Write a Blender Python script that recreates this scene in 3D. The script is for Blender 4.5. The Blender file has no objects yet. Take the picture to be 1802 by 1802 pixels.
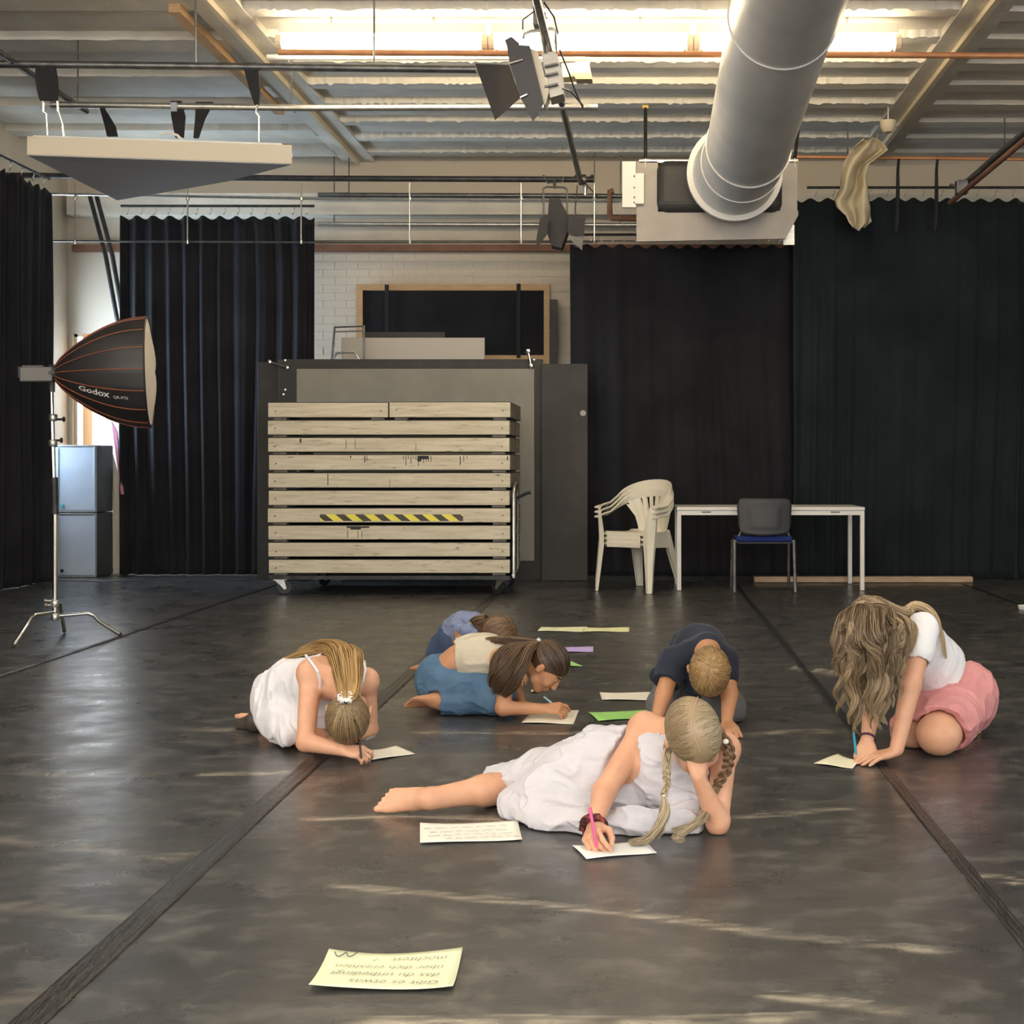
import bpy, math, random
import numpy as np
from mathutils import Vector, Matrix, Euler

# ------------------------------------------------------------------ camera, world, lights, exposure
SC = bpy.context.scene
COL = SC.collection
CH = 1.08                      # camera height
FPX, CX, CY = 2400.0, 1123.0, 817.0
cam_d = bpy.data.cameras.new('camera')
cam = bpy.data.objects.new('camera', cam_d)
COL.objects.link(cam)
cam.location = (0, 0, CH)
cam.rotation_euler = (math.radians(90), 0, 0)
cam_d.sensor_width = 36.0
cam_d.lens = 36.0 * FPX / 1802.0
cam_d.shift_x = -(CX - 901.0) / 1802.0
cam_d.shift_y = (CY - 901.0) / 1802.0
cam_d.clip_start = 0.05
SC.camera = cam
SC.view_settings.view_transform = 'Standard'
SC.view_settings.look = 'None'
SC.view_settings.gamma = 1
SC.view_settings.use_curve_mapping = False
SC.view_settings.exposure = 1.15

wld = bpy.data.worlds.new('world'); SC.world = wld
wld.use_nodes = True
wld.node_tree.nodes['Background'].inputs[0].default_value = (0.60, 0.78, 1.0, 1)
wld.node_tree.nodes['Background'].inputs[1].default_value = 1.0

def area(name, loc, rot, sx, sy, power, color, spread=180):
    d = bpy.data.lights.new(name, 'AREA'); d.shape = 'RECTANGLE'; d.size = sx; d.size_y = sy
    d.energy = power; d.color = color; d.spread = math.radians(spread)
    o = bpy.data.objects.new(name, d); COL.objects.link(o); o.location = loc
    o.rotation_euler = [math.radians(a) for a in rot]
    return o
WARM = (1.0, 0.80, 0.56)
COOL = (0.55, 0.76, 1.0)
# (their fixtures are built with lamp() in the room section)
# daylight through the left window and from the sides; added fill behind the camera
area('window_and_fill', (-5.96, 13.1, 1.7), (0, -90, 0), 1.4, 1.2, 32, COOL, 140)
area('window_and_fill', (-5.6, 1.5, 2.2), (0, -90, 0), 2.0, 3.0, 60, (1.0, 0.96, 0.9))
area('window_and_fill', (0.3, -2.1, 2.2), (90, 0, 0), 10.0, 2.6, 170, (1.0, 0.97, 0.92))  # unseen fill added to brighten ceiling and people, the wall here has no window
area('window_and_fill', (5.9, 1.2, 2.0), (0, 90, 0), 1.8, 3.0, 42, COOL)

# ------------------------------------------------------------------ helpers
def W(px, py, Y):
    return Vector(((px - CX) / FPX * Y, Y, CH - (py - CY) / FPX * Y))
def FL(px, py, z=0.0):
    Y = FPX * (CH - z) / (py - CY)
    return Vector(((px - CX) / FPX * Y, Y, z))
def V(*a): return Vector(a)

def tag(o, label=None, cat=None, group=None, kind=None):
    if label: o['label'] = label
    if cat: o['category'] = cat
    if group: o['group'] = group
    if kind: o['kind'] = kind
    return o
def empty(name, loc=(0, 0, 0), rz=0.0):
    o = bpy.data.objects.new(name, None); COL.objects.link(o)
    o.location = loc; o.rotation_euler = (0, 0, rz); o.empty_display_size = 0.1
    return o

class MB:
    def __init__(s): s.v = []; s.f = []
    def add(s, vs, fs):
        b = len(s.v); s.v += [tuple(x) for x in vs]; s.f += [tuple(i + b for i in f) for f in fs]; return s
    def box(s, c, d, M=None):
        x, y, z = d[0] / 2, d[1] / 2, d[2] / 2
        vs = [Vector((a, b, e)) for e in (-z, z) for b in (-y, y) for a in (-x, x)]
        if M is not None: vs = [M @ v for v in vs]
        c = Vector(c); vs = [v + c for v in vs]
        return s.add(vs, [(0, 2, 3, 1), (4, 5, 7, 6), (0, 1, 5, 4), (2, 6, 7, 3), (0, 4, 6, 2), (1, 3, 7, 5)])
    def bb(s, x0, x1, y0, y1, z0, z1):
        return s.box(((x0 + x1) / 2, (y0 + y1) / 2, (z0 + z1) / 2), (x1 - x0, y1 - y0, z1 - z0))
    def tube(s, pts, r, n=10, cap=True, close=False):
        pts = [Vector(p) for p in pts]; m = len(pts)
        rs = r if isinstance(r, (list, tuple)) else [r] * m
        t0 = (pts[1] - pts[0]).normalized()
        up = Vector((0, 0, 1)) if abs(t0.z) < 0.9 else Vector((1, 0, 0))
        nrm = (up - t0 * up.dot(t0)).normalized(); vs = []
        for i, p in enumerate(pts):
            if close: t = (pts[(i + 1) % m] - pts[i - 1]).normalized()
            elif i == 0: t = t0
            elif i == m - 1: t = (pts[-1] - pts[-2]).normalized()
            else: t = ((pts[i + 1] - p).normalized() + (p - pts[i - 1]).normalized()).normalized()
            nrm = (nrm - t * nrm.dot(t)).normalized(); bn = t.cross(nrm)
            for k in range(n):
                a = 2 * math.pi * k / n
                vs.append(p + (nrm * math.cos(a) + bn * math.sin(a)) * rs[i])
        fs = []
        for i in range(m if close else m - 1):
            j = (i + 1) % m
            for k in range(n):
                l = (k + 1) % n
                fs.append((i * n + k, i * n + l, j * n + l, j * n + k))
        if cap and not close:
            fs.append(tuple(range(n - 1, -1, -1))); fs.append(tuple((m - 1) * n + k for k in range(n)))
        return s.add(vs, fs)
    def lathe(s, prof, c=(0, 0, 0), ax='Z', n=24):
        vs = []; fs = []
        for (r, h) in prof:
            for k in range(n):
                a = 2 * math.pi * k / n; x, y = r * math.cos(a), r * math.sin(a)
                q = {'Z': (x, y, h), 'Y': (x, h, -y), 'X': (h, x, y)}[ax]
                vs.append(Vector(q) + Vector(c))
        for i in range(len(prof) - 1):
            for k in range(n):
                l = (k + 1) % n
                fs.append((i * n + k, i * n + l, (i + 1) * n + l, (i + 1) * n + k))
        fs.append(tuple(range(n - 1, -1, -1))); fs.append(tuple((len(prof) - 1) * n + k for k in range(n)))
        return s.add(vs, fs)
    def prism(s, poly, h, M):                 # poly in local xy, extruded local z 0..h
        n = len(poly)
        vs = [M @ Vector((x, y, 0)) for x, y in poly] + [M @ Vector((x, y, h)) for x, y in poly]
        return s.add(vs, [tuple(range(n - 1, -1, -1)), tuple(range(n, 2 * n))] + [(i, (i + 1) % n, (i + 1) % n + n, i + n) for i in range(n)])
    def build(s, name, m, parent=None, bevel=0, smooth=False, seg=2):
        me = bpy.data.meshes.new(name); me.from_pydata([tuple(v) for v in s.v], [], s.f); me.update()
        o = bpy.data.objects.new(name, me); COL.objects.link(o)
        if m: me.materials.append(m)
        if parent: o.parent = parent
        if smooth:
            me.polygons.foreach_set('use_smooth', [True] * len(me.polygons))
            if smooth == 'auto': me.set_sharp_from_angle(angle=0.7)
        if bevel:
            b = o.modifiers.new('bevel', 'BEVEL'); b.width = bevel; b.segments = seg; b.limit_method = 'ANGLE'
        return o

def npmesh(name, v, f, m, parent=None, smooth=True, attr=None):
    me = bpy.data.meshes.new(name); v = np.asarray(v, dtype=np.float32); f = np.asarray(f, dtype=np.int32)
    nv, nf, k = len(v), len(f), f.shape[1]
    me.vertices.add(nv); me.vertices.foreach_set('co', v.ravel())
    me.loops.add(nf * k); me.loops.foreach_set('vertex_index', f.ravel())
    me.polygons.add(nf); me.polygons.foreach_set('loop_start', np.arange(nf, dtype=np.int32) * k)
    me.polygons.foreach_set('loop_total', np.full(nf, k, dtype=np.int32))
    if smooth: me.polygons.foreach_set('use_smooth', np.ones(nf, dtype=bool))
    me.update(calc_edges=True); me.validate()
    if attr is not None:
        a = me.attributes.new('hv', 'FLOAT', 'POINT'); a.data.foreach_set('value', np.asarray(attr, dtype=np.float32))
    me.materials.append(m)
    o = bpy.data.objects.new(name, me); COL.objects.link(o)
    if parent: o.parent = parent
    return o

def grid_faces(nu, nv):
    i = np.arange(nu * nv).reshape(nu, nv)
    return np.stack([i[:-1, :-1], i[1:, :-1], i[1:, 1:], i[:-1, 1:]], -1).reshape(-1, 4)

def mat(name, c, r=0.5, metal=0.0, c2=None, ns=8.0, bump=0.0, bs=40.0, r2=None, emit=None, es=0.0, sss=0.0, sheen=0.0, scale=(1, 1, 1), spec=0.5, coord='Object', contrast=(0.35, 0.65), alpha=None, trans=0.0, coat=0.0):
    m = bpy.data.materials.new(name); m.use_nodes = True; nt = m.node_tree; n = nt.nodes; L = nt.links
    p = n['Principled BSDF']; p.inputs['Base Color'].default_value = (*c, 1); p.inputs['Roughness'].default_value = r
    p.inputs['Metallic'].default_value = metal; p.inputs['Specular IOR Level'].default_value = spec
    if sss: p.inputs['Subsurface Weight'].default_value = sss; p.inputs['Subsurface Radius'].default_value = (0.8, 0.3, 0.15); p.inputs['Subsurface Scale'].default_value = 0.012
    if sheen: p.inputs['Sheen Weight'].default_value = sheen; p.inputs['Sheen Roughness'].default_value = 0.4
    if trans: p.inputs['Transmission Weight'].default_value = trans
    if coat: p.inputs['Coat Weight'].default_value = coat
    if emit: p.inputs['Emission Color'].default_value = (*emit, 1); p.inputs['Emission Strength'].default_value = es
    tc = n.new('ShaderNodeTexCoord'); mp = n.new('ShaderNodeMapping'); mp.inputs['Scale'].default_value = scale
    L.new(tc.outputs[coord], mp.inputs[0])
    if c2 is not None or r2 is not None:
        nz = n.new('ShaderNodeTexNoise'); nz.inputs['Scale'].default_value = ns; nz.inputs['Detail'].default_value = 6
        L.new(mp.outputs[0], nz.inputs['Vector'])
        mr = n.new('ShaderNodeMapRange'); mr.inputs[1].default_value = contrast[0]; mr.inputs[2].default_value = contrast[1]
        L.new(nz.outputs[0], mr.inputs[0])
        if c2 is not None:
            mx = n.new('ShaderNodeMix'); mx.data_type = 'RGBA'; mx.inputs[6].default_value = (*c, 1); mx.inputs[7].default_value = (*c2, 1)
            L.new(mr.outputs[0], mx.inputs[0]); L.new(mx.outputs[2], p.inputs['Base Color'])
        if r2 is not None:
            m2 = n.new('ShaderNodeMapRange'); m2.inputs[3].default_value = r; m2.inputs[4].default_value = r2
            L.new(mr.outputs[0], m2.inputs[0]); L.new(m2.outputs[0], p.inputs['Roughness'])
    if bump:
        nb = n.new('ShaderNodeTexNoise'); nb.inputs['Scale'].default_value = bs; nb.inputs['Detail'].default_value = 5
        L.new(mp.outputs[0], nb.inputs['Vector']); b = n.new('ShaderNodeBump'); b.inputs['Strength'].default_value = bump; b.inputs['Distance'].default_value = 0.01
        L.new(nb.outputs[0], b.inputs['Height']); L.new(b.outputs[0], p.inputs['Normal'])
    return m

# numpy value noise, 0..1
def vnoise(p, seed=0):
    i = np.floor(p).astype(np.int64); f = p - i; f = f * f * (3 - 2 * f); out = np.zeros(p.shape[:-1])
    for dx in (0, 1):
        for dy in (0, 1):
            for dz in (0, 1):
                h = ((i[..., 0] + dx) * 73856093) ^ ((i[..., 1] + dy) * 19349663) ^ ((i[..., 2] + dz) * 83492791) ^ (seed * 2654435761)
                h = (h ^ (h >> 13)) * 1274126177; h = (h ^ (h >> 16)) & 0xffff
                w = (f[..., 0] if dx else 1 - f[..., 0]) * (f[..., 1] if dy else 1 - f[..., 1]) * (f[..., 2] if dz else 1 - f[..., 2])
                out += w * (h / 65535.0)
    return out

# ------------------------------------------------------------------ materials
M = {}
M['concrete'] = mat('painted_concrete', (0.70, 0.66, 0.58), 0.85, c2=(0.59, 0.56, 0.50), ns=3, bump=0.4, bs=30)
M['rib'] = mat('ceiling_rib_paint', (0.72, 0.69, 0.63), 0.85, c2=(0.62, 0.60, 0.55), ns=4, bump=0.5, bs=40)
M['white_paint'] = mat('white_wall_paint', (0.64, 0.575, 0.48), 0.8, c2=(0.56, 0.50, 0.41), ns=3, bump=0.3, bs=60)
M['grout'] = mat('wall_joint_paint', (0.60, 0.545, 0.46), 0.9)
M['velvet'] = mat('black_velvet', (0.014, 0.014, 0.017), 0.9, c2=(0.022, 0.022, 0.026), ns=2, sheen=0.08, bump=0.2, bs=300, spec=0.15)
M['velvet_green'] = mat('black_green_cloth', (0.010, 0.015, 0.017), 0.9, c2=(0.016, 0.022, 0.025), ns=2, sheen=0.12, bump=0.2, bs=300, spec=0.15)
M['black_metal'] = mat('black_metal', (0.02, 0.02, 0.022), 0.45, 0.3, c2=(0.05, 0.05, 0.05), ns=15)
M['dark_steel'] = mat('dark_steel', (0.12, 0.12, 0.12), 0.4, 0.8, c2=(0.2, 0.2, 0.2), ns=12)
M['steel'] = mat('galvanised_steel', (0.62, 0.61, 0.58), 0.35, 0.9, c2=(0.5, 0.5, 0.48), ns=20)
M['chrome'] = mat('chrome', (0.8, 0.78, 0.74), 0.18, 1.0)
M['copper'] = mat('copper_pipe', (0.62, 0.30, 0.14), 0.5, 0.3, c2=(0.5, 0.22, 0.10), ns=5)
M['rust'] = mat('rust_brown_paint', (0.16, 0.07, 0.04), 0.7, c2=(0.22, 0.11, 0.07), ns=5)
M['duct'] = mat('duct_sheet_metal', (0.66, 0.64, 0.61), 0.42, 0.25, c2=(0.56, 0.55, 0.53), ns=2.5, r2=0.5)
M['white_plastic'] = mat('white_plastic', (0.78, 0.74, 0.62), 0.35, c2=(0.70, 0.66, 0.55), ns=6)
M['white_metal'] = mat('white_lacquer', (0.72, 0.70, 0.66), 0.35)
M['grey_panel'] = mat('grey_board', (0.30, 0.28, 0.24), 0.6, c2=(0.24, 0.23, 0.20), ns=3)
M['dark_board'] = mat('black_board', (0.035, 0.033, 0.03), 0.6, c2=(0.055, 0.05, 0.045), ns=4, contrast=(0.5, 0.75))
M['wood'] = mat('pine_wood', (0.55, 0.36, 0.18), 0.6, c2=(0.45, 0.28, 0.14), ns=6, scale=(1, 1, 12))
M['beige_wood'] = mat('raw_batten', (0.50, 0.36, 0.24), 0.6, c2=(0.40, 0.27, 0.17), ns=5, scale=(1, 8, 8))
M['emit_near'] = mat('fill_lamp_tube', (0.9, 0.88, 0.8), 0.5, emit=(1.0, 0.90, 0.76), es=13.0)  # glow of the added lamps above the frame
M['emit'] = mat('fluorescent_diffuser', (0.9, 0.85, 0.7), 0.5, emit=(1.0, 0.82, 0.55), es=17.0)
M['daylight'] = mat('window_daylight', (0.7, 0.8, 0.9), 0.5, emit=(0.72, 0.87, 1.0), es=6.5)
M['grey_fabric'] = mat('grey_fabric', (0.50, 0.50, 0.54), 0.9)
M['cream'] = mat('cream_laminate', (0.66, 0.58, 0.44), 0.5)
M['cloth_beige'] = mat('beige_cloth', (0.62, 0.55, 0.40), 0.9, c2=(0.50, 0.44, 0.31), ns=6, bump=0.2, bs=120)
M['strap'] = mat('black_webbing', (0.012, 0.012, 0.014), 0.8)
M['mottled'] = mat('mottled_plastic_case', (0.42, 0.47, 0.55), 0.3, c2=(0.34, 0.39, 0.47), ns=3)
M['blue_seat'] = mat('blue_upholstery', (0.006, 0.022, 0.14), 0.9, bump=0.2, bs=200)
M['dark_plastic'] = mat('black_plastic', (0.02, 0.02, 0.022), 0.45)
M['ink'] = mat('grey_ink', (0.10, 0.10, 0.11), 0.8)
# ------------------------------------------------------------------ the room
XL, XR, YB, ZC = -5.98, 6.6, 14.3, 4.30

def planks_struct(name, mb, m, parent=None, **k):
    o = mb.build(name, m, parent, **k)
    if parent is None: o['kind'] = 'structure'
    return o
planks_struct('wall_left', MB().bb(XL - 0.2, XL, -2.2, 12.45, 0, ZC).bb(XL - 0.2, XL, 12.45, YB, 0, 1.0).bb(XL - 0.2, XL, 12.45, YB, 2.78, ZC).bb(XL - 0.2, XL, 13.92, YB, 1.0, 2.78), M['white_paint'])
WX0, WX1, WZ0, WZ1 = -5.93, -5.58, 0.95, 2.45
wall_back = planks_struct('wall_back', MB().bb(XL - 0.2, WX0, YB, YB + 0.25, 0, ZC).bb(WX1, XR + 0.2, YB, YB + 0.25, 0, ZC).bb(WX0, WX1, YB, YB + 0.25, 0, WZ0).bb(WX0, WX1, YB, YB + 0.25, WZ1, ZC), M['grout'])
planks_struct('wall_right', MB().bb(XR, XR + 0.2, -2.2, YB, 0, ZC), M['white_paint'])
planks_struct('wall_front', MB().bb(XL - 0.2, XR + 0.2, -2.4, -2.2, 0, ZC), M['white_paint'])
# windows (pane of daylight, wooden frame)
w1 = planks_struct('window_1', MB().bb(WX0, WX1, YB + 0.16, YB + 0.18, WZ0, WZ1), M['daylight'])
M['orange_wood'] = mat('varnished_window_wood', (0.70, 0.33, 0.10), 0.4)
MB().bb(WX0, WX0 + 0.03, YB + .05, YB + 0.13, WZ0, WZ1).bb(WX1 - 0.03, WX1, YB + .05, YB + 0.13, WZ0, WZ1).bb(WX0, WX1, YB + .05, YB + 0.13, WZ0, WZ0 + 0.03).bb(WX0, WX1, YB + .05, YB + 0.13, WZ1 - 0.03, WZ1).build('window_frame', M['white_metal'], w1)
MB().bb(-5.84, -5.74, YB + .04, YB + 0.14, WZ0, WZ1).build('mullion', M['orange_wood'], w1)
w2 = planks_struct('window_2', MB().bb(XL - 0.16, XL - 0.14, 12.45, 13.92, 1.0, 2.78), M['daylight'])
MB().bb(XL - .14, XL - 0.06, 12.45, 12.5, 1.0, 2.78).bb(XL - .14, XL - 0.06, 13.87, 13.92, 1.0, 2.78).bb(XL - .14, XL - 0.06, 13.15, 13.2, 1.0, 2.78).bb(XL - .14, XL - 0.06, 12.5, 13.87, 1.0, 1.05).bb(XL - .14, XL - 0.06, 12.5, 13.87, 2.73, 2.78).build('window_frame', M['white_metal'], w2)

# painted bricks of the visible stretch of the back wall
rnd = random.Random(5)
def brick_mesh():
    m = MB().box((0, 0, 0), (0.237, 0.02, 0.077)); o = m.build('brick', M['white_paint'], wall_back, bevel=0.004); return o
b0 = brick_mesh(); first = True
bz = 2.10
row = 0
while bz < 3.30:
    off = 0.121 if row % 2 else 0.0
    x = -3.42 + off
    while x < -0.72:
        if first: o = b0; first = False
        else:
            o = b0.copy(); COL.objects.link(o)
        o.location = (x + rnd.uniform(-.002, .002), YB + 0.006 + rnd.uniform(-0.0015, 0.0015), bz); o.rotation_euler = (rnd.uniform(-.01, .01), 0, rnd.uniform(-.006, .006))
        x += 0.242
    bz += 0.082; row += 1
# downstand beam and pipes above the bricks
planks_struct('trim_1', MB().bb(-5.9, XR, YB - 0.22, YB, 3.66, 3.88), M['concrete'])
planks_struct('trim_2', MB().bb(-5.9, XR, YB - 0.10, YB, 3.30, 3.37), M['rust'])
planks_struct('trim_3', MB().bb(-3.5, 0.2, YB - 0.05, YB, 3.42, 3.56), M['white_paint'])

# ceiling slab, beams and ribs
ceil = planks_struct('ceiling', MB().bb(XL - 0.2, XR + 0.2, -2.4, YB + 0.2, ZC, ZC + 0.2), M['concrete'])
def rib(x0, x1, y, w, h, n, seed, drip=0.010):
    r = random.Random(seed); vs = []; fs = []
    for i in range(n + 1):
        x = x0 + (x1 - x0) * i / n; d = 0 if i in (0, n) else (r.random() ** 3) * drip; e = r.uniform(-1, 1) * 0.006
        vs += [(x, y - 0.012 + e, ZC), (x, y + e, ZC - h - d), (x, y + 0.02 + e, ZC - h + 0.001), (x, y + w, ZC - h), (x, y + w + .02, ZC)]
    for i in range(n):
        for k in range(4):
            a = i * 5 + k; fs.append((a, a + 1, a + 6, a + 5))
    fs.append((0, 4, 3, 2, 1)); b = n * 5; fs.append((b, b + 1, b + 2, b + 3, b + 4))
    return MB().add(vs, fs)
BEAMR, BEAML = 2.42, -2.92
k = 0
for i in range(-19, 8):
    y = 9.49 + 0.62 * i
    if y > YB - 0.2: break
    if y < -1.8: continue
    n = 160 if y > 8.5 else 20
    rib(BEAML + 0.17, BEAMR - 0.17, y, 0.17, 0.05, n, i + 50, 0.018).build('rib', M['rib'], ceil)
    rib(BEAMR + 0.17, XR, y + 0.1, 0.22, 0.035, 40, i + 90, 0.006).build('rib', M['concrete'], ceil)
for y, w in ((13.7, .3), (12.9, .25), (12.0, .3), (11.1, .3), (10.15, .3), (9.2, .3), (8.4, .3)):
    rib(XL, BEAML - 0.17, y, w, 0.06, 40, int(y * 10), 0.008).build('rib', M['concrete'], ceil)
for x in (BEAMR, BEAML):
    MB().bb(x - 0.17, x + 0.17, -2.2, YB, ZC - 0.055, ZC + 0.01).build('beam', M['concrete'], ceil)
tag(MB().bb(BEAMR - 0.02, BEAMR + 0.025, 4, YB - .1, ZC - 0.10, ZC - 0.05).build('cable_rail', M['cream']), 'pale cable rail running along the ceiling beam right of the duct', 'rail')
tag(MB().bb(BEAML - 0.02, BEAML + 0.02, 4, YB - .1, ZC - 0.10, ZC - 0.05).build('cable_rail', M['cream']), 'pale cable rail running along the ceiling beam left of the lamps', 'rail')
tag(MB().bb(-3.22, -3.14, 9.35, 12.1, ZC - 0.12, ZC - 0.06).build('timber_batten', M['wood']), 'orange-brown timber batten under the ceiling beside the left cable rail', 'batten')

# fluorescent battens
LY, LZ = 9.78, 4.10
def lamp(x0, x1, lab, ly=None):
    t = empty('fluorescent_lamp', ((x0 + x1) / 2, ly or LY, LZ)); L = x1 - x0
    tag(t, lab, 'ceiling lamp', 'row of lit ceiling lamps' if ly is None else 'added fill lamps of the rows nearer the camera')
    MB().bb(-L / 2, L / 2, -0.045, 0.045, 0.06, 0.13).build('batten_body', M['white_metal'], t, bevel=0.004)
    MB().lathe([(0.035, -L / 2 + 0.03), (0.055, -L / 2 + 0.05), (0.055, L / 2 - 0.05), (0.035, L / 2 - 0.03)], ax='X', n=16).build('diffuser', M['emit'] if ly is None else M['emit_near'], t, smooth='auto')
    for s in (-1, 1):
        MB().lathe([(0.03, s * L / 2 - 0.03), (0.058, s * L / 2 - 0.02), (0.058, s * L / 2 + .02), (0.03, s * L / 2 + 0.03)], ax='X', n=14).build('end_cap', M['cream'], t)
    for x in (-L / 4, L / 4):
        MB().tube([(x, 0, 0.12), (x, 0, ZC - LZ)], 0.008, 6).build('hanger', M['steel'], t)
lamp(-2.57, -1.10, 'lit fluorescent ceiling lamp, left end of the row over the black pipe')
lamp(-1.05, 0.37, 'lit fluorescent ceiling lamp in the middle of the row behind the spotlight')
lamp(0.42, 1.86, 'lit fluorescent ceiling lamp at the right end of the row, behind the duct')
# unseen lamps added above the frame to light the ceiling
LWH = ['over the front sheet, left', 'over the front sheet, beside the duct', 'short one right of the duct', 'behind the camera, left', 'behind the camera, right', 'of the left bay, far', 'of the left bay, near', 'of the right bay, far', 'of the right bay, near']
for (x0, x1, y) in ((-2.5, -0.6, 5.2), (-0.5, 0.42, 5.2), (1.35, 2.1, 5.2), (-2.5, -0.6, 0.8), (-0.5, 1.8, 0.8), (-5.3, -3.6, 6.0), (-5.3, -3.6, 2.0), (3.2, 5.2, 6.2), (3.2, 5.2, 2.0)):
    lamp(x0, x1, 'added unseen fill lamp %s, above the picture' % LWH.pop(0), y)

def pipe(name, pts, r, m, lab, cat='pipe', n=12, hang=()):
    o = tag(MB().tube(pts, r, n).build(name, m, smooth='auto'), lab, cat)
    for f in hang:
        p = pts[0].lerp(pts[-1], f) if len(pts) == 2 else pts[0].lerp(pts[1], f)
        MB().tube([p, Vector((p.x, p.y, ZC - 0.02))], 0.007, 6).build('hanger', M['dark_steel'], o)
    return o
HZ = 3.75    # scaffold pipe grid height
pipe('heating_pipe', [W(490, 92, 9.6), W(900, 94, 9.6), W(1802, 98, 9.6), W(2100, 99, 9.6)], 0.022, M['copper'], 'copper-coloured pipe crossing the ceiling just under the lit lamps')
pipe('white_conduit', [W(470, 101, 9.9), W(1032, 101, 9.9)], 0.022, M['white_metal'], 'short bright white conduit under the copper pipe', hang=(.1, .9))
pipe('rigging_pipe', [W(-60, 112, 9.17), W(838, 122, 9.17)], 0.026, M['dark_steel'], 'dark rigging pipe carrying the front straps of the white panel', hang=(.45, .8))
pipe('rigging_pipe', [W(90, 184, 10.17), W(560, 190, 10.17), W(1052, 188, 10.17)], 0.025, M['steel'], 'silver rigging pipe behind the barn-door spotlight', hang=(.1, .9))
pipe('rigging_pipe', [W(-40, 308, 12.8), W(560, 314, 12.8), W(1045, 316, 12.8)], 0.028, M['black_metal'], 'black rigging pipe ending at the hanging black spotlight')
pipe('rigging_pipe', [W(935, -40, 7.6), W(1022, 322, 12.84)], 0.026, M['dark_steel'], 'dark lighting pole running back from the barn-door spotlight')
pipe('rigging_pipe', [V(W(-100, 2, 7.4).x, 2.0, W(-100, 2, 7.4).z), W(152, 196, 10.6)], 0.022, M['dark_steel'], 'dark rigging pipe at the ceiling far left')
pipe('rigging_pipe', [W(1700, 322, 12.4), V(2.97, 2.0, 3.63)], 0.030, M['dark_steel'], 'grey rigging pipe, upper of the pair at the right edge')
pipe('rigging_pipe', [W(1672, 357, 12.6), V(2.88, 2.0, 3.50)], 0.024, M['rust'], 'brownish rigging pipe, lower of the pair at the right edge')
pipe('heating_pipe', [W(1400, 276, 12.6), W(1860, 281, 12.6)], 0.016, M['copper'], 'thin copper pipe under the ceiling behind the hanging cloth', hang=(.2, .8))
pipe('heating_pipe', [W(560, 343, 13.9), W(1100, 345, 13.9)], 0.025, M['dark_steel'], 'dark pipe above the painted brick wall', hang=(.1, .9))
pipe('heating_pipe', [W(560, 394, 14.1), W(1120, 396, 14.1)], 0.022, M['steel'], 'pale pipe just above the painted brick wall', hang=(.05, .95))
tr = tag(empty('curtain_track', W(600, 350, 12.62)), 'long silver curtain track with thin hangers and lower wire before the brick wall', 'curtain track')
trl = tr.location
def rel(p): return p - trl
MB().tube([rel(W(86, 341, 12.62)), rel(W(600, 350, 12.62)), rel(W(1090, 352, 12.62))], 0.013, 8).build('track_rail', M['steel'], tr, smooth='auto')
MB().tube([rel(W(86, 424, 12.62)), rel(W(600, 427, 12.62)), rel(W(1050, 426, 12.62))], 0.009, 8).build('lower_rail', M['dark_steel'], tr, smooth='auto')
for x in (132, 330, 530, 721, 917, 1046):
    MB().tube([rel(W(x, 322, 12.62)), rel(W(x, 426, 12.62))], 0.007, 6).lathe([(0.018, -.012), (0.018, .012)], rel(W(x, 350, 12.62)), 'Z', 8).lathe([(0.013, -.015), (0.013, .015)], rel(W(x, 426, 12.62)), 'Z', 8).build('hanger_rod', M['steel'], tr)

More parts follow.
